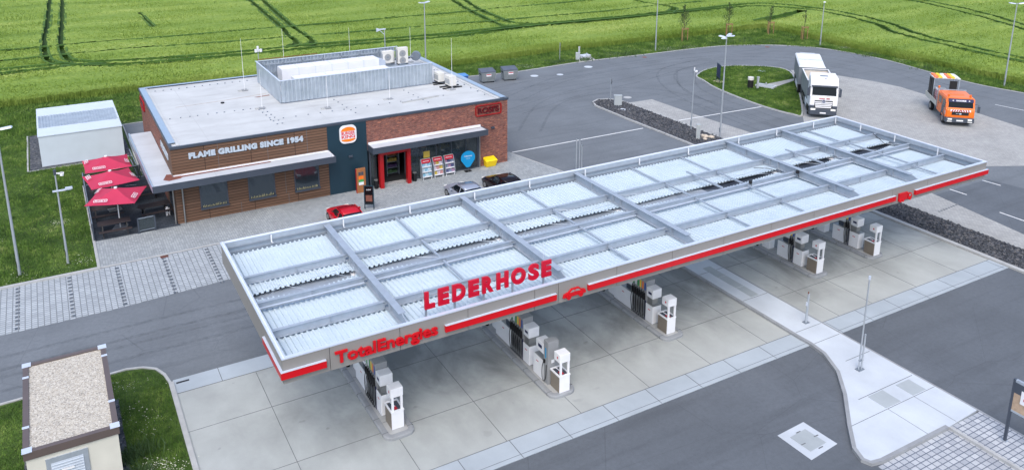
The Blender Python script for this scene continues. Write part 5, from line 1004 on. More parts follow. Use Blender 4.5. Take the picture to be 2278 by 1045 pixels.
car('red saloon car nosed up to the plaza, mostly hidden by the canopy edge', 'carred', 15.4, 50.75, PI); car('silver rounded coupe parked in front of the shop door', 'carsilver', 24.0, 50.7, PI); car('black glossy car parked right of the silver one', 'carblack', 27.1, 50.8, PI, True)
# white tipper lorry
def lorry():
    t = thing('tipper_lorry', 'white tipper lorry with star badge parked on the pavers beyond the canopy', 'lorry', (61.9, 50.0, .01), math.atan2(-.68, -.73)+0*PI, proto=True)
    t.rotation_euler.z = math.atan2(-.68, .735)    # local +y (rear) -> world (.68,.735)
    w = 1.22
    cab = MB().loft([[(-w, yy0, z), (w, yy0, z), (w, 2.15, z), (-w, 2.15, z)] for yy0, z in ((.06, .95), (.0, 1.35), (.03, 2.05), (.10, 2.2), (.34, 3.05), (.42, 3.15))]); c = cab.build('cab', 'white', t, bevel=.06, seg=2)
    MB().loft([[(-w*1.0, y0_, z), (w*1.0, y0_, z), (w*1.0, 2.1, z), (-w*1.0, 2.1, z)] for y0_, z in ((.34, 3.06), (.5, 3.4), (.85, 3.72), (1.0, 3.76))]).build('roof_fairing', 'white', c, bevel=.12, seg=3)
    MB().hexa([(-w*.93, 1.75, 3.70), (w*.93, 1.75, 3.70), (w*.93, 2.3, 3.78), (-w*.93, 2.3, 3.78), (-w*.93, 1.75, 3.80), (w*.93, 1.75, 3.80), (w*.93, 2.3, 3.86), (-w*.93, 2.3, 3.86)]).build('spoiler', 'white', c, bevel=.02)
    B(-.36, .36, 1.1, 1.5, 3.761, 3.80).build('roof_hatch', 'galvd', c, bevel=.02); MB().cyl((.1, .75, 3.62), (.1, .75, 3.72), .05, 8).build('marker', 'blue', c)
    MB().hexa([(-1.08, .075, 2.12), (1.08, .075, 2.12), (1.08, .2, 2.12), (-1.08, .2, 2.12), (-1.04, .27, 2.93), (1.04, .27, 2.93), (1.04, .4, 2.93), (-1.04, .4, 2.93)]).build('windscreen', 'wind', c)
    B(-1.15, 1.15, .12, .4, 2.95, 3.1).build('sun_visor', 'anth', c, bevel=.03); B(-1.1, 1.1, .05, .12, 2.0, 2.12).build('wiper_panel', 'black', c)
    for sx in (-1, 1):
        MB().hexa([(sx*(w+.004), .35, 2.15), (sx*(w+.004), 1.3, 2.05), (sx*(w-.02), 1.3, 2.05), (sx*(w-.02), .35, 2.15), (sx*(w+.004), .5, 2.9), (sx*(w+.004), 1.3, 2.9), (sx*(w-.02), 1.3, 2.9), (sx*(w-.02), .5, 2.9)]).build('side_window', 'glass', c)
        MB().box(*sorted((sx*(w+.06), sx*(w+.28))), .05, .2, 2.1, 2.85).tube([(sx*w, .2, 2.9), (sx*(w+.2), .12, 2.9)], .03, 6).build('mirror', 'anth', t)
        MB().box(*sorted((sx*.68, sx*1.1)), -.05, .0, .78, .95).build('headlight', 'lens', t)
        B(*sorted((sx*(w+.001), sx*(w+.05))), .9, 2.0, .45, .9).build('step', 'black', t)
    MB().box(-w, w, -.04, .5, .32, .94).box(-w, -.75, -.03, .3, .941, 1.25).box(.75, w, -.03, .3, .941, 1.25).build('bumper', 'anth', t, bevel=.06)
    g = MB(); [g.box(-.78+.03*k, .78-.03*k, -.02, .02, 1.02+.16*(3-k), 1.13+.16*(3-k)) for k in range(4)]; g.build('grille', 'white', c, bevel=.01); g = MB(); g.box(-.8, .8, .0-.004, .03, .96, 1.72); g.build('grille_backing', 'black', c)
    bd_ = MB(); bd_.cyl((0, -.03, 1.66), (0, -.06, 1.66), .15, 20); b0 = bd_.build('badge', 'navy', c); st = MB()
    for a in (90, 210, 330): ca, sa = math.cos(R(a)), math.sin(R(a)); st.plateY([(-.022*sa, 1.66+.022*ca), (.13*ca, 1.66+.13*sa), (.022*sa, 1.66-.022*ca)], -.075, -.061)
    st.tube([(.14*math.cos(R(q)), -.068, 1.66+.14*math.sin(R(q))) for q in range(0, 361, 18)], .014, 5); st.build('star', 'silver', c)
    MB().box(.22, .52, -.012, .0+.012, 1.86, 1.95).build('red_plate', 'redport', c); MB().text('FRANZ', .5, .11, front(-.42, -.005, 1.85), .01, .03).build('lettering', 'redlet', c); B(-.27, .27, -.06, -.042, .48, .6).build('number_plate', 'white', t)
    B(-.5, .5, .6, 7.4, .75, .95).build('chassis', 'anth', t)
    # tipper body: open box with a load
    z0, z1, y0, y1, hw = 1.2, 2.95, 2.5, 7.65, 1.24
    MB().box(-hw, -hw+.06, y0, y1, z0, z1).box(hw-.06, hw, y0, y1, z0, z1).box(-hw+.06, hw-.06, y0, y0+.06, z0, z1).box(-hw+.06, hw-.06, y1-.06, y1, z0, z1).box(-hw+.06, hw-.06, y0+.06, y1-.06, z0, z0+.06).build('tipper_body', 'alu', t)
    MB().box(-hw-.03, -hw+.08, y0-.02, y1+.02, z1+.001, z1+.05).box(hw-.08, hw+.03, y0-.02, y1+.02, z1+.001, z1+.05).box(-hw+.08, hw-.08, y1-.08, y1+.02, z1+.001, z1+.05).build('body_rim', 'white', t); MB().hexa([(-hw+.06, y0+.06, 1.3), (hw-.06, y0+.06, 1.3), (hw-.06, y1-.06, 1.3), (-hw+.06, y1-.06, 1.3), (-hw+.06, y0+.06, 2.84), (hw-.06, y0+.06, 2.84), (hw-.06, y1-.06, 2.80), (-hw+.06, y1-.06, 2.80)]).build('load_cover', 'sand', t)
    for k in range(7):
        for sx in (-1, 1): MB().box(*sorted((sx*hw, sx*(hw+.03))), y0+.3+k*.75, y0+.36+k*.75, z0, z1-.01).build('body_rib', 'alu', t)
    for sx in (-1, 1):
        for yy in (1.35, 5.0, 6.35): wheel(t, sx*1.2, yy, .5, .3, sx)
        MB().box(*sorted((sx*.95, sx*1.2)), 2.3, 4.1, .45, 1.0).build('tank', 'white' if sx < 0 else 'steel', t, bevel=.05); B(*sorted((sx*1.15, sx*1.22)), 1.9, 4.3, .35, .42).build('side_guard', 'alu', t)
lorry()
tr = thing('tipper_trailer', 'trailer with silver-white tarpaulin roof coupled behind the white lorry', 'trailer', (67.35, 56.2, .01), math.atan2(-.70, .71), 'x', proto=True); del tr['group']
MB().box(-1.26, 1.26, .0, 6.5, 1.15, 2.98).build('body', 'alu', tr); MB().hexa([(-1.30, -.03, 2.981), (1.30, -.03, 2.981), (1.30, 6.53, 2.981), (-1.30, 6.53, 2.981), (-1.2, .02, 3.09), (1.2, .02, 3.09), (1.2, 6.48, 3.09), (-1.2, 6.48, 3.09)]).build('tarpaulin', 'tarp', tr); B(-1.2, 1.2, 3.2, 3.25, 3.091, 3.11).build('seam', 'alu', tr)
for k in range(9):
    for sx in (-1, 1): MB().box(*sorted((sx*1.26, sx*1.29)), .2+k*.75, .27+k*.75, 1.15, 2.96).build('body_rib', 'alu', tr)
MB().box(-.5, .5, .3, 6.3, .8, 1.14).box(-.08, .08, -1.6, .3, .8, .9).build('chassis', 'anth', tr)
for sx in (-1, 1):
    for yy in (1.0, 4.6, 5.9): wheel(tr, sx*1.2, yy, .48, .3, sx)
    B(*sorted((sx*1.16, sx*1.22)), 1.8, 4.0, .35, .8).build('side_guard', 'white', tr)
MB().box(-.8, .8, 6.6, 7.0, 2.5, 2.56).tube([(-.8, 6.6, 2.6), (-.8, 6.9, 2.95), (.8, 6.9, 2.95), (.8, 6.6, 2.6)], .03, 6).tube([(-.8, 6.9, 3.05), (.8, 6.9, 3.05)], .03, 6).build('rear_platform', 'galv', tr)
# orange crew-cab works lorry
ow = thing('works_lorry', 'orange crew-cab works lorry with red and white chevrons and a rack of signs', 'lorry', (70.6, 42.15, .01), math.atan2(-.677, .735), proto=True); w = 1.12
c = MB().loft([[(-w, y0_, z), (w, y0_, z), (w, 2.95, z), (-w, 2.95, z)] for y0_, z in ((.08, .62), (.02, .9), (.02, 1.5), (.10, 1.62), (.30, 2.3), (.45, 2.44))]).build('cab', 'orange', ow, bevel=.08, seg=3)
MB().hexa([(-.98, .075, 1.52), (.98, .075, 1.52), (.98, .2, 1.52), (-.98, .2, 1.52), (-.95, .235, 2.14), (.95, .235, 2.14), (.95, .36, 2.14), (-.95, .36, 2.14)]).build('windscreen', 'wind', c)
vz = MB().hexa([(-.98, .18, 2.13), (.98, .18, 2.13), (.98, .4, 2.13), (-.98, .4, 2.13), (-.98, .24, 2.38), (.98, .24, 2.38), (.98, .4, 2.38), (-.98, .4, 2.38)]).build('sun_visor', 'navy', c); MB().text('HAVARIE', .78, .14, T(-.39, .19, 2.18) @ Matrix.Rotation(R(78), 4, 'X'), .012, .04).box(-.68, -.58, .19, .20, 2.2, 2.3).box(.58, .68, .19, .2, 2.2, 2.3).build('lettering', 'white', vz)
cv = MB().box(-.80, .80, -.012, .03, 1.32, 1.50).build('chevron_board', 'white', c); mb = MB()
for k in range(4):
    for sx in (-1, 1): x = sx*(.1+k*.19); mb.plateY([(x-.05, 1.325), (x+.045, 1.325), (x+.045-sx*.08, 1.495), (x-.05-sx*.08, 1.495)], -.02, -.0125)
mb.build('chevron', 'redport', cv)
g = B(-.66, .66, -.01, .05, 1.02, 1.29).build('grille', 'black', c); MB().box(-.08, .08, -.03, -.011, 1.09, 1.2).text('MAN', .2, .06, front(-.34, -.02, 1.13), .006, .02).build('badge', 'silver', g)
MB().box(-w-.02, w+.02, -.08, .45, .35, .80).build('bumper', 'anth', ow, bevel=.05)
for sx in (-1, 1):
    MB().box(*sorted((sx*.62, sx*.95)), -.10, -.078, .60, .72).build('headlight', 'lens', ow); MB().box(*sorted((sx*.62, sx*.98)), -.10, -.078, .44, .50).build('fog_light', 'lens', ow)
    MB().box(*sorted((sx*(w+.001), sx*(w+.012))), .55, 1.3, 1.5, 2.15).box(*sorted((sx*(w+.001), sx*(w+.012))), 1.65, 2.45, 1.55, 2.15).build('side_window', 'glass', c)
    MB().box(*sorted((sx*(w+.001), sx*(w+.008))), 1.42, 1.45, .9, 2.2).box(*sorted((sx*(w+.001), sx*(w+.008))), 2.55, 2.58, .9, 2.2).build('door_gap', 'black', c); MB().box(*sorted((sx*(w+.012), sx*(w+.03))), 1.2, 1.35, 1.35, 1.4).box(*sorted((sx*(w+.012), sx*(w+.03))), 2.3, 2.42, 1.35, 1.4).build('door_handle', 'black', c)
    MB().box(*sorted((sx*(w+.20), sx*(w+.38))), .05, .16, 1.3, 1.85).tube([(sx*w, .3, 2.0), (sx*(w+.3), .1, 1.95)], .025, 6).build('mirror', 'anth', ow); B(*sorted((sx*(w+.003), sx*(w+.014))), .2, .5, 1.0, 1.3).build('warning_square', 'white', c); MB().box(*sorted((sx*(w+.015), sx*(w+.018))), .3, .4, 1.02, 1.28).build('red_patch', 'redport', c)
    wheel(ow, sx*1.08, 1.05, .42, .26, sx); wheel(ow, sx*1.08, 5.0, .42, .26, sx); MB().plateX([(.5, .5), (.55, .85), (.8, 1.02), (1.3, 1.02), (1.55, .85), (1.6, .5), (1.5, .5), (1.4, .8), (1.05, .92), (.7, .8), (.6, .5)], *sorted((sx*(w-.05), sx*(w+.03)))).build('wheel_arch', 'anth', ow)
    MB().cyl((sx*.85, .8, 2.44), (sx*.85, .8, 2.5), .06, 10).cyl((sx*.85, .8, 2.5), (sx*.85, .8, 2.66), .09, 12).build('beacon', 'orange', ow)
B(-.26, .26, -.10, -.081, .50, .62).build('number_plate', 'white', ow); B(-.45, .45, .5, 6.5, .55, .78).build('chassis', 'anth', ow); B(-.55, .55, 1.4, 1.9, 2.441, 2.47).build('roof_vent', paint('roof_vent', (214, 120, 70), .5), c)
MB().box(-1.15, 1.15, 3.1, 6.7, .95, 1.03).build('bed_floor', 'galvd', ow); MB().box(-1.17, -1.13, 3.1, 6.7, .95, 1.4).box(1.13, 1.17, 3.1, 6.7, .95, 1.4).box(-1.13, 1.13, 6.66, 6.7, .95, 1.4).build('drop_side', paint('drop_side', (186, 186, 176), .5), ow)
MB().box(-1.15, 1.15, 3.05, 3.1, .95, 1.5).box(-1.15, -1.07, 3.05, 3.1, 1.5, 2.5).box(1.07, 1.15, 3.05, 3.1, 1.5, 2.5).box(-1.07, 1.07, 3.05, 3.1, 2.42, 2.5).box(-.4, -.34, 3.05, 3.1, 1.5, 2.42).box(.34, .4, 3.05, 3.1, 1.5, 2.42).build('headboard', 'galv', ow)
MB().box(-1.1, 1.1, 4.75, 6.35, 3.04, 3.08).build('rack_roof', 'white', ow); mb = MB()
for sx in (-1.06, 1.02): mb.box(sx, sx+.05, 4.8, 4.85, 1.03, 3.04).box(sx, sx+.05, 6.25, 6.3, 1.03, 3.04)
each(mb, 'rack_post', 'galv', ow)
for k in range(30):
    x = -.95+(k % 6)*.33+random.uniform(-.05, .05); y = 4.75+(k//6)*.32; a = MB().box(-.16, .16, -.13, .13, 0, .08).xf(T(x+.1, y+.1, 3.085+.001*k) @ RZ(random.uniform(-.8, .8))).build('amber_lamp', ['orange', 'yellow', 'white'][k % 3], ow)
MB().box(-1.09, -.98, 4.9, 5.45, 1.03, 2.95).box(-1.09, -.98, 5.6, 6.2, 1.03, 2.85).build('sign_stack', 'black', ow); B(.3, .9, 4.85, 5.0, 1.03, 2.8).build('signal_board', 'black', ow); B(-.75, .25, 5.2, 6.2, 1.03, 1.9).build('equipment_box', 'offwhite', ow)
for k in range(9):
    t_ = MB().box(-.99+k*.01, -.95+k*.01, 3.3+k*.16, 3.43+k*.16, 1.03, 2.25).build('beacon_board', 'white', ow); mb = MB(); [mb.box(-1.0+k*.01, -.991+k*.01, 3.3+k*.16, 3.43+k*.16, 1.1+q*.26+.13*(k%2), 1.23+q*.26+.13*(k%2)) for q in range(4)]; mb.build('red_stripe', 'redport', t_)
MB().box(-.6, .6, 3.4, 4.2, 1.03, 1.75).build('tool_box', 'white', ow, bevel=.03); B(.1, .7, 4.3, 5.0, 1.03, 1.6).build('crate', 'taupe2', ow); MB().cyl((-.4, 4.6, 1.03), (-.4, 4.6, 2.1), .14, 12).build('drum', 'blue', ow); MB().cyl((-1.0, 3.3, 1.03), (-1.0, 3.3, 2.55), .03, 8).cyl((-1.0, 3.3, 2.55), (-1.0, 3.3, 2.72), .09, 12).build('beacon', 'orange', ow)

ow.scale = (1.06, 1.10, 1.05)
# ------------------------------------------------------------------ vegetation
def tree(x, y, h, label, n):
    t = thing('young_tree', label, 'tree', (x, y, 0), 0, 'young staked trees on the far verge'); mb = MB().tube([(x, y, 0), (x+.02, y, h*.5), (x, y+.03, h)], .045, 7, .012)
    ls = MB()
    for k in range(n):
        z = h*(.36+.6*random.random()); a = random.uniform(0, 2*math.pi); l = (h-z)*.22+.18; e = Vector((x+math.cos(a)*l, y+math.sin(a)*l, z+l*1.2)); mb.tube([(x, y, z), tuple(e)], .012, 4, .005)
        for q in range(16):
            p = Vector((x, y, z)).lerp(e, random.uniform(.3, 1.05)) + Vector([random.uniform(-.10, .10) for _ in range(3)]); u = Vector([random.uniform(-1, 1) for _ in range(3)]).normalized()*.07; v = u.cross(Vector((random.random(), random.random(), random.random()))).normalized()*.035
            ls.add([p-u, p+v, p+u, p-v], [(0, 1, 2, 3)])
    mb.build('trunk', 'bark', t); ls.build('crown', 'leaf', t)
tree(74.9, 84.3, 4.9, 'leftmost young tree with wooden stakes on the far verge', 44); tree(82.6, 83.9, 4.7, 'second young staked tree from the left on the far verge', 40); tree(88.7, 82.0, 4.0, 'third young staked tree, at the corner of the field', 24); tree(90.0, 77.1, 4.0, 'rightmost and barest young staked tree, near the lamp post', 12)
for (x, y), l in zip(((74.9, 84.3), (82.6, 83.9), (88.7, 82.0), (90.0, 77.1)), ('the leftmost', 'the second', 'the third', 'the rightmost')):
    s = thing('tree_stakes', 'frame of three timber stakes round %s young tree' % l, 'tree stakes', (x, y, 0), 0, 'timber stakes round the young trees')
    for dx, dy in ((-.5, -.25), (.5, -.2), (.1, .5)): MB().cyl((x+dx, y+dy, 0), (x+dx, y+dy, 1.75), .05, 7).build('stake', 'wood', s)
    MB().box(x-.58, x+.58, y-.29, y-.22, 1.66, 1.76).hexa([(x-.55, y-.3, 1.76), (x-.45, y-.3, 1.76), (x+.15, y+.55, 1.76), (x+.05, y+.55, 1.76), (x-.55, y-.3, 1.8), (x-.45, y-.3, 1.8), (x+.15, y+.55, 1.8), (x+.05, y+.55, 1.8)]).hexa([(x+.45, y-.3, 1.765), (x+.55, y-.3, 1.765), (x+.15, y+.55, 1.765), (x+.05, y+.55, 1.765), (x+.45, y-.3, 1.81), (x+.55, y-.3, 1.81), (x+.15, y+.55, 1.81), (x+.05, y+.55, 1.81)]).build('cross_rail', 'wood', s)
# wheat field: boundary and tramlines
FE = [(-60, 91.0), (-4.9, 91.6), (7, 92.1), (24, 89.4), (40.6, 86.4), (56.5, 87.3), (73, 86.7), (88, 86.3), (91.8, 86.2), (92.4, 82), (91.5, 75), (91.0, 69.4), (91.6, 57.5), (91.3, 50), (91.8, 42), (94, 30), (97, 0), (97, -40), (420, -40), (420, 420), (-300, 420), (-300, 91)]
TR = [([(0.95, 163.5), (.2, 140), (-.5, 125), (-.6, 114), (0, 109.5), (1.3, 107.3), (4.7, 104.5), (10.5, 103.4), (23.6, 102.1), (30, 102.2), (46.5, 100.3), (60, 101.6), (83, 100.4), (89.4, 100.4), (99.3, 100.1), (104, 99), (107, 96), (108.2, 93.9), (109, 90), (108.3, 84), (106.5, 78), (102.8, 71.6), (101, 60), (100.7, 53), (102, 35), (104, 10)], .26),
      ([(2.9, 162.4), (2.1, 140), (1.4, 124), (1.5, 112), (2.5, 108.7), (5, 106.6), (12, 105), (24, 104), (30, 104.1), (46.5, 102.4), (61, 102.7), (84.3, 101.7), (101, 101.9), (106, 101.5), (109, 98.5), (110.2, 95.5), (111.4, 89.4), (110.5, 83), (108.6, 77), (105, 70), (103, 60), (102.7, 53), (104, 35), (106, 10)], .26),
      ([(-60, 105.2), (-5, 105.6), (1.3, 106.2), (5, 105.4)], .2), ([(-60, 107.6), (-5, 107.7), (1.3, 107.7)], .2),
      ([(31.2, 147), (29.5, 120), (28.7, 113), (28.1, 106.3), (26, 104.5)], .26), ([(33.2, 146), (31, 120), (30.3, 106.6), (28, 104.4)], .26), ([(31.2, 147), (31.6, 200)], .26), ([(33.2, 146), (33.5, 200)], .26), ([(.95, 163.5), (1.2, 220)], .26), ([(2.9, 162.4), (3.1, 220)], .26),
      ([(62, 129.7), (60, 120), (57.9, 106), (59, 103.4), (61.5, 102.4)], .26), ([(64, 129), (61.5, 118), (60.3, 106), (62, 103.6)], .26), ([(62, 129.7), (64, 150), (66, 200)], .26), ([(64, 129), (66, 150), (68, 200)], .26),
      ([(87.3, 102), (90.4, 104.5), (90.5, 107.5), (89.9, 114.5), (92, 140)], .24), ([(93.5, 89), (97, 89.8), (102, 90.8), (106.5, 92.2)], .33),
      ([(13, 142), (13.2, 134), (13.4, 128)], .12), ([(-60, 122), (60, 118), (150, 122)], .10), ([(121.5, 65), (128, 78), (133, 95), (134, 130)], .2), ([(124, 65), (131, 78), (136, 95)], .2), ([(121.5, 65), (116, 50), (114, 20)], .2), ([(108.6, 105), (140, 108), (200, 110)], .15), ([(-5, 113), (8, 113), (25, 111), (50, 109), (80, 107.5), (100, 108)], .08)]
segs_ = []
for pts, hw in TR:
    sm = smoothline(pts, 4)
    for a, b in zip(sm, sm[1:]):
        sx = abs(b[0]-a[0])/(math.hypot(b[0]-a[0], b[1]-a[1])+1e-9); segs_.append((a[0], a[1], b[0], b[1], hw*(.85+1.15*sx)))
struct('wheat_field_soil', MB().sheet([(x, y) for x, y in FE], .02), 'fieldbase')
wv = []; wf = []
for pts, hw in TR:
    sm = [Vector(p) for p in smoothline(pts, 8)]
    for s in (-1, 1):
        base = len(wv); nn_ = len(sm)
        for i, p in enumerate(sm):
            d = (sm[min(i+1, nn_-1)]-sm[max(i-1, 0)]).normalized(); n = Vector((-d.y, d.x)); h2 = hw*(.85+1.15*abs(d.x))+.04; q = p+n*s*h2; wv += [(q.x, q.y, .02), (q.x+n.x*s*.03, q.y+n.y*s*.03, .50), (q.x+n.x*s*.34, q.y+n.y*s*.34, .53)]
        for i in range(nn_-1): a = base+3*i; wf += [(a, a+3, a+4, a+1), (a+1, a+4, a+5, a+2)]
wt = MB(); wt.v = wv; wt.f = wf; o = wt.build('wheat_track_edge', 'stem'); tag(o, 'darker stems lining the tractor tracks through the wheat', 'wheat', kind='stuff')
cell = 1.0; occ = {}
for i, (ax, ay, bx, by, hw) in enumerate(segs_):
    L = math.hypot(bx-ax, by-ay); k = max(1, int(L/.5))
    for q in range(k+1):
        px_, py_ = ax+(bx-ax)*q/k, ay+(by-ay)*q/k
        for dx in (-1, 0, 1):
            for dy in (-1, 0, 1): occ.setdefault((int(px_//cell)+dx, int(py_//cell)+dy), set()).add(i)
def trackmask(X, Y, ext=0.0):
    global DIST
    DIST = np.full(len(X), 9.0); bad = np.zeros(len(X), bool); ci = np.floor(X).astype(int); cj = np.floor(Y).astype(int); key = ci*100003+cj; order = np.argsort(key); ks = key[order]
    for (i, j), ss in occ.items():
        kk = i*100003+j; lo, hi = np.searchsorted(ks, kk), np.searchsorted(ks, kk, 'right')
        if hi <= lo: continue
        idx = order[lo:hi]; x, y = X[idx], Y[idx]
        for s in ss:
            ax, ay, bx, by, hw = segs_[s]; L2 = (bx-ax)**2+(by-ay)**2+1e-9; tt = np.clip(((x-ax)*(bx-ax)+(y-ay)*(by-ay))/L2, 0, 1); d = np.hypot(x-ax-tt*(bx-ax), y-ay-tt*(by-ay)); bad[idx] |= d < hw+ext; DIST[idx] = np.minimum(DIST[idx], d-hw)
    return bad
def canopymesh():
    # the closed top of the crop: a lumpy surface with the wheel tracks left open
    st = .30; xs = np.arange(-14, 190, st); ys = np.arange(8, 205, st); GX, GY = np.meshgrid(xs, ys); sh = GX.shape
    wob = .12*np.sin(GX*.8+GY*.3)+.10*np.sin(GY*1.1-GX*.37)
    JX = GX+rng.uniform(-.08, .08, sh); JY = GY+rng.uniform(-.08, .08, sh)
    Zz = .50+.05*np.sin(GX*.31+1.3*np.sin(GY*.21))+.04*np.sin(GY*.9+GX*.13)+rng.normal(0, .045, sh)
    cx, cy = (JX[:-1, :-1]+JX[1:, 1:])/2, (JY[:-1, :-1]+JY[1:, 1:])/2
    ok = inpoly(FE, cx, cy-.35) & inpoly(FE, cx-.3, cy) ; ang = np.arctan2(cx, cy); ok &= (ang > R(-8)) & (ang < R(64))
    ok &= ~trackmask(cx.ravel(), cy.ravel(), .12).reshape(cx.shape)
    trackmask(JX.ravel(), JY.ravel()); pass
    W_ = sh[1]; I, J = np.nonzero(ok); a = I*W_+J; q = np.stack([a, a+1, a+W_+1, a+W_], 1).astype(np.int32)
    used, inv = np.unique(q.ravel(), return_inverse=True); V = np.stack([JX.ravel()[used], JY.ravel()[used], Zz.ravel()[used]], 1); n = len(q)
    me = D.meshes.new('wheat_canopy'); me.vertices.add(len(V)); me.vertices.foreach_set('co', V.ravel()); me.loops.add(4*n); me.loops.foreach_set('vertex_index', inv.astype(np.int32)); me.polygons.add(n); me.polygons.foreach_set('loop_start', np.arange(0, 4*n, 4, dtype=np.int32)); me.polygons.foreach_set('loop_total', np.full(n, 4, dtype=np.int32)); me.update(calc_edges=True)
    me.materials.append(M['crop']); o = D.objects.new('wheat_canopy', me); COL.objects.link(o); return o
o = canopymesh(); tag(o, 'dense top of the green wheat crop around the site', 'wheat', kind='stuff')
# far continuation of the field beyond the detailed part
struct('distant_field', MB().sheet([(-300, 204), (192, 204), (192, -40), (420, -40), (900, -40), (900, 900), (-300, 900)], .42), 'crop')
def scatter(n, x0, x1, y0, y1, poly, excl=None):
    X = rng.uniform(x0, x1, n); Y = rng.uniform(y0, y1, n); k = inpoly(poly, X, Y)
    ang = np.arctan2(X, Y); k &= (ang > R(-9)) & (ang < R(66)); return X[k], Y[k]
X, Y = scatter(1500000, -14, 190, 20, 190, FE); dist = np.hypot(X, Y); keep = rng.uniform(0, 1, len(X)) < np.clip(95/dist, .3, 1)**2; X, Y = X[keep], Y[keep]
bad = trackmask(X, Y, .22); X, Y = X[~bad], Y[~bad]
o = blades('wheat_blades', X, Y, .0, .22, .10, 'crop', lean=.45, Z=.42+rng.normal(0, .05, len(X))); tag(o, 'light green wheat ears and blades filling the field', 'wheat', kind='stuff')
X, Y = scatter(2600000, -14, 100, 20, 93, [(-60, 90.6), (-4.9, 91.2), (7, 91.7), (24, 89), (40.6, 86), (56.5, 86.9), (73, 86.3), (91.4, 85.9), (92, 82), (91.1, 75), (90.6, 69.4), (91.2, 57.5), (90.9, 50), (91.4, 42), (93.6, 30), (96, 0), (98.5, 0), (96, 30), (94, 42), (93.4, 50), (93.6, 57.5), (93, 69.4), (93.6, 75), (94.6, 82), (94.6, 88.6), (73, 89.2), (56.5, 89.8), (40.6, 88.9), (24, 91.9), (7, 94.6), (-4.9, 94.1), (-60, 93.5)])
o = blades('wheat_edge', X[:90000], Y[:90000], .0, .75, .06, 'crop', lean=.18); tag(o, 'tall wheat stems along the edge of the field', 'wheat', kind='stuff')
# verge grass between kerb and field, lawns
road_poly = road
def grass(name, label, poly, dens, h, w_, holes=(), z=0.0, lean=.5, m='blade'):
    xs = [p[0] for p in poly]; ys = [p[1] for p in poly]; x0, x1, y0, y1 = max(min(xs), -14), min(max(xs), 130), max(min(ys), 18), min(max(ys), 120)
    X, Y = scatter(int((x1-x0)*(y1-y0)*dens), x0, x1, y0, y1, poly)
    for hp in holes:
        k = ~inpoly(hp, X, Y); X, Y = X[k], Y[k]
    # mottled heights: taller clumps here and there
    cl = .5+.5*np.sin(X*.9+1.7*np.sin(Y*.6))*np.sin(Y*.8+1.3*np.sin(X*.5)); o = blades(name, X, Y, z, h, w_, m, lean=lean)
    co = np.empty(len(X)*9); o.data.vertices.foreach_get('co', co); co = co.reshape(-1, 3, 3); co[:, 2, 2] = z+(co[:, 2, 2]-z)*(.6+.9*cl); o.data.vertices.foreach_set('co', co.ravel()); o.data.update()
    tag(o, label, 'grass', kind='stuff'); return X, Y
verge = [(38.6, 81.2), (46.3, 80.2), (55.5, 80.8), (65.2, 80.3), (76.9, 79.6), (84.0, 76.3), (87.8, 71.7), (89.0, 63.9), (87.7, 55.8), (87.2, 50.2), (87.9, 45.9), (90.7, 30), (93.2, 10), (96, 10), (93.6, 30), (91.6, 42), (91.1, 50), (91.4, 57.5), (90.8, 69.4), (91.3, 75), (92.2, 82), (91.6, 86), (73, 86.5), (56.5, 87.1), (40.6, 86.2), (24, 89.2), (7, 91.9), (-4.9, 91.4), (-60, 91), (-60, 80.1), (20, 80.7)]
pathp = [(55.2, 80.4), (57.8, 80.5), (58.6, 83.4), (57.0, 83.3)]
grass('verge_grass', 'rough grass on the verge between kerb and wheat field', verge, 120, .22, .05, [pathp])
wbx = [(-2.65, 70.0), (4.75, 70.2), (4.8, 80.2), (-2.65, 80.2)]
XL, YL = grass('lawn_grass', 'green lawn left of the terrace and around the white container', [(-14, 50.0), (.78, 50.0), (.8, 64.8), (4.4, 64.8), (4.8, 80.5), (-14, 80.5)], 260, .13, .035, [wbx])
kk = [(kx0-.3, 26), (kx1+.2, 26), (kx1+.2, ky1+.1), (kx0-.3, ky1+.1)]
grass('lawn_grass', 'lawn around the transformer kiosk beside the apron', [(-8, 18), (2.68, 18), (2.68, 35.9), (2.5, 36.7), (2.2, 37.3), (1.7, 37.65), (.3, 37.8), (-8, 37.4)], 700, .10, .022, [kk], z=.03)
grass('lawn_grass', 'lawn of the oval traffic island', OIs, 260, .12, .04, [[(65.2, 61.8), (66.1, 59.9), (71.2, 61.2), (71.5, 62.2)], [(65.1, 61.8), (66.0, 59.8), (67.1, 60.2), (66.2, 62.2)]], z=.06)
def weeds(name, label, poly, n, r_, z=.05):
    xs = [p[0] for p in poly]; ys = [p[1] for p in poly]; X, Y = scatter(n*3, min(xs), max(xs), min(ys), max(ys), poly); X, Y = X[:n], Y[:n]
    o = blades(name, X, Y, z+.10, .05, .05, 'flower', lean=2.2); tag(o, label, 'wildflowers', kind='stuff')
cl_ = []
def cluster(cx, cy, n, s): cl_.append((rng.normal(cx, s, n), rng.normal(cy, s*.8, n)))
for cx, cy, n, s in ((1.6, 30.4, 150, .35), (2.1, 29.8, 120, .3), (1.1, 34.2, 60, .5), (1.9, 33.0, 50, .5), (.9, 36.5, 50, .5), (-.2, 51.3, 60, .5), (-.9, 57.9, 90, .3), (.3, 51.0, 40, .3), (-3.3, 50.6, 50, .5), (-5.2, 57, 80, .6), (60.5, 81.9, 240, 1.1), (69, 81.0, 420, 1.3), (72.5, 80.6, 300, .9), (52, 80.9, 80, 1), (47.9, 81.9, 160, .7), (90.2, 70.3, 200, .6), (89.4, 62, 120, .8), (71, 68, 60, 1.2), (64.5, 66.5, 60, 1.0), (48.5, 81, 70, .4), (88.9, 55, 100, .8)): cluster(cx, cy, n, s)
X = np.concatenate([c[0] for c in cl_]); Y = np.concatenate([c[1] for c in cl_]); o = blades('wildflowers', X, Y, .14, .02, .045, 'flower', lean=1.5); tag(o, 'small white wildflowers in the grass', 'wildflowers', kind='stuff')
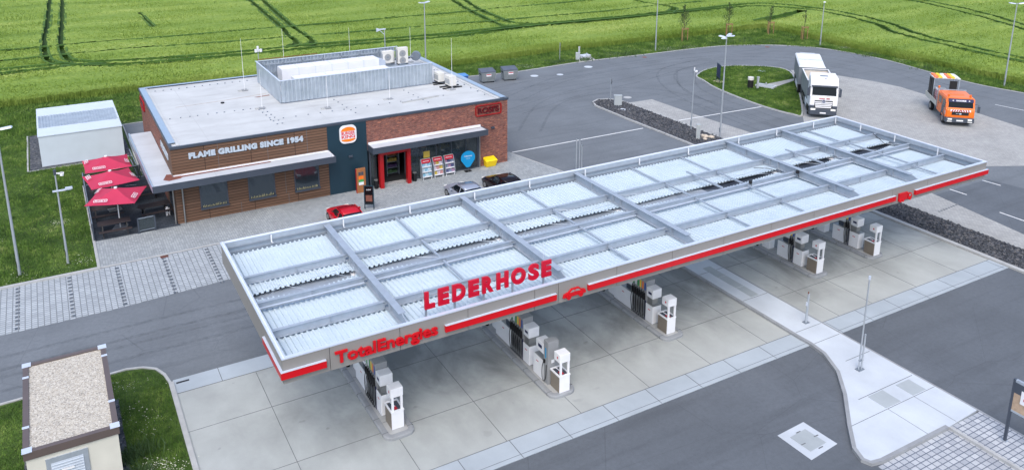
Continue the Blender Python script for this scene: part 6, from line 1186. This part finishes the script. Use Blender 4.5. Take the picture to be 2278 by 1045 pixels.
# leafy herb clumps on the verge
hx = []; hy = []
for cx, cy, n, s in ((56.5, 81.2, 300, .8), (62.5, 81.5, 500, 1.4), (79.5, 80.4, 320, 1.6), (84.6, 78.0, 200, 1.2), (89.6, 66, 220, 1.0), (89.2, 58, 160, 1.0), (45, 81.6, 500, .9), (53.2, 81.5, 400, .6), (1.9, 70.0, 0, .1), (.8, 31.5, 500, .5), (.9, 30.2, 400, .3)): hx.append(rng.normal(cx, s, n)); hy.append(rng.normal(cy, s*.5, n))
o = blades('herb_clumps', np.concatenate(hx), np.concatenate(hy), .0, .36, .06, 'leaf', lean=.45); tag(o, 'darker leafy weeds on the verges', 'weeds', kind='stuff')
# rocks as real pieces
def rocks(name, label, poly, dens, s, z):
    xs = [p[0] for p in poly]; ys = [p[1] for p in poly]; X, Y = scatter(int((max(xs)-min(xs))*(max(ys)-min(ys))*dens), min(xs), max(xs), min(ys), max(ys), poly); n = len(X)
    base = np.array([(1, 0, -.2), (0, 1, -.2), (-1, 0, -.2), (0, -1, -.2), (0, 0, .7)], float); F = [(0, 1, 4), (1, 2, 4), (2, 3, 4), (3, 0, 4)]
    sc_ = s*rng.uniform(.5, 1.3, (n, 1, 1)); V = base[None]*sc_+rng.normal(0, .25, (n, 5, 3))*sc_; a = rng.uniform(0, 6.28, n); c, s_ = np.cos(a)[:, None], np.sin(a)[:, None]; x, y = V[:, :, 0]*c-V[:, :, 1]*s_, V[:, :, 0]*s_+V[:, :, 1]*c
    V = np.stack([x+X[:, None], y+Y[:, None], V[:, :, 2]+z+.03], 2).reshape(-1, 3); me = D.meshes.new(name); me.vertices.add(5*n); me.vertices.foreach_set('co', V.ravel())
    idx = (np.array(F)[None]+5*np.arange(n)[:, None, None]).reshape(-1, 3); me.loops.add(idx.size); me.loops.foreach_set('vertex_index', idx.ravel().astype(np.int32)); me.polygons.add(len(idx)); me.polygons.foreach_set('loop_start', np.arange(0, idx.size, 3, dtype=np.int32)); me.polygons.foreach_set('loop_total', np.full(len(idx), 3, dtype=np.int32)); me.update(calc_edges=True)
    me.materials.append(M['rock']); o = D.objects.new(name, me); COL.objects.link(o); tag(o, label, 'rocks', kind='stuff')
rocks('crushed_rock', 'grey crushed rock filling the border right of the apron', [(47.4, 18), (49.9, 18), (50.05, 24.7), (50.05, 35.5), (47.4, 35.5)], 90, .085, .05)
rocks('crushed_rock', 'grey crushed rock in the island with the camera mast', [(46.15, 43.2), (49.2, 43.2), (49.35, 50.5), (49.15, 63.3), (48.1, 65.1), (47.2, 65.3), (46.2, 64.7), (45.9, 63.5), (45.95, 58)], 55, .11, .07)
